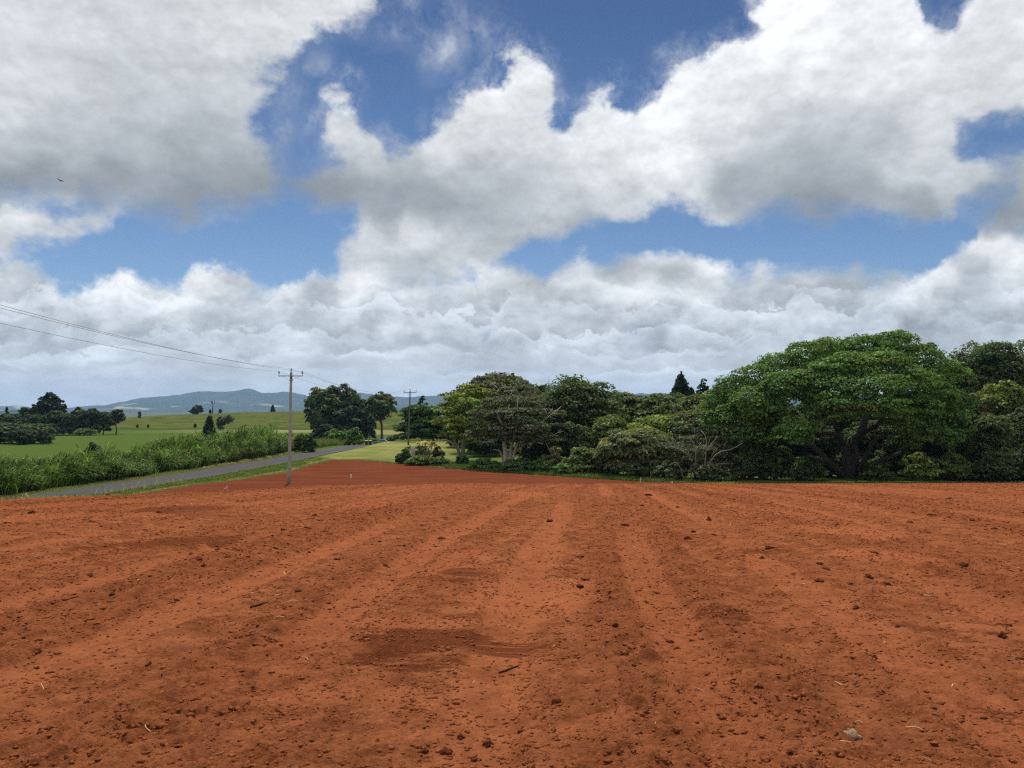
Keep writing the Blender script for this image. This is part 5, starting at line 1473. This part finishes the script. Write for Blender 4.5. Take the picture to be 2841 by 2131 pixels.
def wire(a, b, sag, lab, n=40, r=.0085):
    mb = MB(); a = np.array(a); b = np.array(b)
    pts = [a + (b - a) * i / n - np.array([0, 0, 4 * sag * (i / n) * (1 - i / n)]) for i in range(n + 1)]
    mb.tube([p - a for p in pts], r, 5, caps=False)
    o = mb.build('power_line', WIRE, None, True, 0, a); tag(o, lab, 'power line', 'power lines between the poles')


H1, H2, H3 = POLES
for i, (nm, tx, ty) in enumerate((('lowest', 0, 897), ('upper front', 0, 846), ('upper rear', 0, 854))):
    a = H1[i]; X0 = (-22.2, -19.7, -21.0)[i]; Y0 = -4.
    # the line passes the point where it leaves the photo at the left
    f = None
    for k in range(1, 400):
        q = k / 400; x = a[0] + (X0 - a[0]) * q; y = a[1] + (Y0 - a[1]) * q
        if x / (y * 1.0) < -(PW / 2) / FP: f = q; break
    zt = P(0, ty, y)[2]; sag = 1.15
    zend = (zt + 4 * sag * f * (1 - f) - a[2]) / f + a[2]
    wire(a, (X0, Y0, zend), sag, ('lowest wire of the span sweeping from the near pole to the left', 'front wire of the upper pair sweeping from the near pole to the left', 'rear wire of the upper pair sweeping from the near pole top to the left')[i])
for i in range(3):
    wire(H1[i], H2[i], 1.3, ('left wire between the near and middle power poles', 'right wire between the near and middle power poles', 'top wire between the near and middle power poles')[i])
    wire(H2[i], H3[i], 1.4, ('left wire between the middle and far power poles', 'right wire between the middle and far power poles', 'top wire between the middle and far power poles')[i], r=.008)

# ------------------------------------------------------------------ survey pegs and posts
PEG = simple('peg_timber', (.55, .42, .32), .8, 0, .15, 20)
RIB = simple('pink_ribbon', (.80, .38, .33), .6, 0, .1, 20)
RIBW = simple('white_ribbon', (.75, .62, .58), .6, 0, .1, 20)


def ribbon(pts, w, name, mat, root):
    V = []; Fq = []
    for i, p in enumerate(pts):
        V += [(p[0], p[1], p[2] - w / 2), (p[0] + .006, p[1] + .006, p[2] + w / 2)]
        if i: Fq.append((2 * i - 2, 2 * i - 1, 2 * i + 1, 2 * i))
    mb = MB(); mb.add(V, Fq); mb.build(name, mat, root)


def peg(px, pbase, hpx, Y, lab, wid=.05, tape=None, tmat=None, mat=None, lean=0.):
    g = P(px, pbase, Y); z = float(H(g[0], Y)); k = Y / FP; h = hpx * k
    root = empty('survey_peg', (g[0], Y, z), lab, 'survey peg')
    mb = MB(); mb.add([(-wid / 2, -wid / 2, -.1), (wid / 2, -wid / 2, -.1), (wid / 2, wid / 2, -.1), (-wid / 2, wid / 2, -.1), (-wid / 2 + lean, -wid / 2, h), (wid / 2 + lean, -wid / 2, h), (wid / 2 + lean, wid / 2, h), (-wid / 2 + lean, wid / 2, h)],
                      [(0, 3, 2, 1), (4, 5, 6, 7), (0, 1, 5, 4), (1, 2, 6, 5), (2, 3, 7, 6), (3, 0, 4, 7)])
    mb.build('stake', mat or PEG, root, bevel=.004)
    if tape:
        ribbon([(a * k + lean, -.04 - .015 * i, b_ * k) for i, (a, b_) in enumerate(tape)], .055, 'ribbon', tmat or RIB, root)


peg(73, 1380, 15, 50.5, 'peg with a white pink ribbon fluttering at the left field edge', .04, [(0, 16), (-1, 14), (2, 11), (5, 8), (9, 6)], RIBW, PEG)
peg(630, 1357, 17, 58, 'slim peg with a bent pink ribbon near the field edge left of the pole', .05, [(0, 17), (-1, 14), (-4, 10), (-7, 8), (-8, 11)], RIBW, PEG)
peg(974, 1322, 11, 77, 'short peg wrapped in pink tape standing on the dark red soil', .12, [(-2, 9), (2, 7), (-1, 5)], RIB, RIBW)
peg(1776, 1330, 17, 69.5, 'slim pale post at the field edge before the olive feathery tree', .09, None, None, simple('post_grey', (.40, .37, .30), .8), .06)
peg(1865, 1334, 8, 69, 'short pale stake at the field edge before the tangled bare twigs', .09, None, None, simple('stake_pale', (.62, .58, .52), .8))
peg(1078, 1276, 7, 104, 'small yellowish marker stake at the corner of the mown lawn', .14, None, None, simple('marker_yellow', (.62, .58, .30), .7))

# ------------------------------------------------------------------ wheelie bins
BING = simple('bin_green', (.030, .048, .032), .5, 0, .1, 6)
LIDY = simple('lid_yellow', (.30, .22, .10), .5, 0, .1, 6)
LIDG = simple('lid_pale', (.24, .23, .16), .5, 0, .1, 6)
BLACK = simple('rubber_black', (.02, .02, .02), .8, 0, .1, 6)


def wheelie_bin(px, Y, lab, lid):
    X = P(px, 1236, Y)[0]; z = float(H(X, Y)) + .02
    g = P(px, 1236, Y)[2]
    root = empty('wheelie_bin', (X, Y, max(z, g)), lab, 'bin', 'wheelie bins at the roadside')
    mb = MB(); w, d = .29, .36; wb, db = .23, .26
    mb.add([(-wb, -db, .05), (wb, -db, .05), (wb, db, .05), (-wb, db, .05), (-w, -d, .96), (w, -d, .96), (w, d, .96), (-w, d, .96)], [(0, 3, 2, 1), (4, 5, 6, 7), (0, 1, 5, 4), (1, 2, 6, 5), (2, 3, 7, 6), (3, 0, 4, 7)])
    mb.build('bin_body', BING, root, bevel=.02)
    mb = MB(); mb.add([(-w - .03, -d - .03, .965), (w + .03, -d - .03, .965), (w + .03, d + .03, .965), (-w - .03, d + .03, .965), (-w, -d * .8, 1.04), (w, -d * .8, 1.04), (w, d, 1.08), (-w, d, 1.08)], [(0, 3, 2, 1), (4, 5, 6, 7), (0, 1, 5, 4), (1, 2, 6, 5), (2, 3, 7, 6), (3, 0, 4, 7)])
    mb.build('lid', lid, root, bevel=.012)
    for s in (-1, 1):
        mb = MB(); mb.tube([(s * .25 - .03, db + .06, .1), (s * .25 + .03, db + .06, .1)], .1, 14); mb.build('wheel', BLACK, root)
    mb = MB(); mb.tube([(-.22, d + .07, .98), (.22, d + .07, .98)], .018, 8); mb.build('handle', BING, root)


wheelie_bin(1017, 166, 'wheelie bin with a pale lid, left one of the pair by the road', LIDG)
wheelie_bin(1027, 166.6, 'wheelie bin with a yellow brown lid, right one of the pair by the road', LIDY)

# ------------------------------------------------------------------ parked car (mostly hidden behind the rise)
CARP = simple('car_paint', (.17, .20, .26), .3, .3, .05, 3)
GLASS = simple('car_glass', (.02, .025, .03), .1, 0, .05, 3); GLASS.node_tree.nodes['Principled BSDF'].inputs['Specular IOR Level'].default_value = .6
LAMPM = simple('lamp_lens', (.5, .5, .5), .2, 0, .05, 3)
cx0 = P(1060, 1225, 196)[0]; cz0 = P(1060, 1219, 196)[2] - 1.46
car = empty('parked_car', (cx0, 196, max(cz0, float(H(cx0, 196)))), 'blue grey car parked beyond the lawn with only its roof in view', 'car')
prof = [(-2.2, .32), (-2.22, .75), (-2.0, .92), (-1.35, 1.0), (-.95, 1.36), (-.3, 1.46), (.6, 1.42), (1.25, 1.02), (2.0, .88), (2.2, .62), (2.2, .32)]
mb = MB(); W_ = .86
V = []
for s, ins in ((-1, 0), (1, 0)):
    for x, z in prof: V.append((x, s * (W_ - .16 * max(0, (z - .95) / .5)), z))
n_ = len(prof)
Fc = [tuple(range(n_))[::-1], tuple(range(n_, 2 * n_))] + [(i, (i + 1) % n_, n_ + (i + 1) % n_, n_ + i) for i in range(n_)]
mb.add(V, Fc); mb.build('body', CARP, car, bevel=.03)
for s in (-1, 1):
    mb = MB(); y0 = s * (W_ - .015); y1 = s * (W_ - .135)
    mb.add([(-1.2, y0, 1.02), (1.1, y0, 1.04), (.55, y1, 1.37), (-.3, y1, 1.40), (-.88, y1, 1.31)], [(0, 1, 2, 3, 4)]); mb.build('side_window', GLASS, car)
    for x in (-1.35, 1.35):
        mb = MB(); mb.tube([(x, s * .68, .32), (x, s * .88, .32)], .32, 20); wh = mb.build('wheel', BLACK, car)
        mb = MB(); mb.tube([(x, s * .86, .32), (x, s * .895, .32)], .19, 16); mb.build('rim', STEEL, wh)
    mb = MB(); mb.box((2.2, s * .62, .68), (.06, .3, .14)); mb.build('headlight', LAMPM, car, bevel=.01)
mb = MB(); mb.add([(1.235, -.74, 1.05), (1.235, .74, 1.05), (.66, .66, 1.40), (.66, -.66, 1.40)], [(0, 1, 2, 3)]); mb.build('windscreen', GLASS, car)
for o in car.children:
    if o.name.startswith('windscreen'): o.location = (.012, 0, .012)

# ------------------------------------------------------------------ telecom mast on the hill
MAST = simple('mast_steel', (.16, .17, .18), .6, .3, .05, 3)
b0 = P(590, 1139, 556); zt = P(590, 1112, 556)[2]; zg = float(H(b0[0], 556)); h = zt - zg
mast = empty('telecom_mast', (b0[0], 556, zg), 'slender telecom mast with a ring of antennas on the hill crest', 'mast')
mb = MB(); mb.tube([(0, 0, 0), (0, 0, h * .55), (0, 0, h * .92)], [.42, .34, .22], 12); mb.build('mast_pole', MAST, mast, True)
mb = MB(); mb.lathe((0, 0, h * .60), [(.25, 0), (.5, .1), (.5, .5), (.25, .6)], 12); mb.build('equipment_ring', MAST, mast)
for k in range(3):
    a = math.radians(0 + 120 * k + 8); ca, sa = math.cos(a), math.sin(a); r = 1.15
    mb = MB(); mb.tube([(0, 0, h * .78), (ca * r * .7, sa * r * .7, h * .80), (ca * r, sa * r, h * .86)], .14, 6); mb.build('arm', MAST, mast)
    for j in (-1, 1):
        mb = MB(); cxx = ca * r - sa * .34 * j; cyy = sa * r + ca * .34 * j
        mb.box((cxx, cyy, h * .90), (.36, .36, 1.9)); mb.build('panel_antenna', MAST, mast, bevel=.04)

# ------------------------------------------------------------------ soaring bird
FEA = simple('dark_feathers', (.018, .015, .013), .8, 0, .2, 8)
bp = P(166, 501, 150)
V = []; F = []
NS = 17
def wing(u):
    # u -1..1 along the span: chord front, chord back, height
    a = abs(u)
    front = .16 - .02 * a + .10 * math.sin(min(a, .55) / .55 * math.pi / 2) - .26 * max(0, a - .5) ** 1.3
    back = -.20 + .06 * a + (.10 if a > .9 else 0)
    if a < .1: back = -.52; front = .36
    elif a < .18: back = -.30; front = .2
    return front, back, .16 * a + .03 * math.sin(a * 3)
us = np.linspace(-1, 1, NS * 2 + 1)
for u in us:
    fr, bk, z = wing(float(u)); x = u * .66; th = .085 * math.exp(-(u / .12) ** 2) + .012
    for y, zz in ((fr, z), ((fr * .6 + bk * .4), z + th), (bk, z), ((fr * .6 + bk * .4), z - th)): V.append((x, y, zz))
m_ = len(us)
for i in range(m_ - 1):
    for k in range(4): F.append((i * 4 + k, i * 4 + (k + 1) % 4, (i + 1) * 4 + (k + 1) % 4, (i + 1) * 4 + k))
F += [(3, 2, 1, 0), tuple((m_ - 1) * 4 + k for k in range(4))]
mb = MB(); mb.add(V, F); o = mb.build('bird', FEA, None, True)
o.location = bp; o.rotation_euler = (math.radians(-12), math.radians(22), math.radians(14))
tag(o, 'dark bird of prey soaring with spread wings under the left cloud', 'bird')
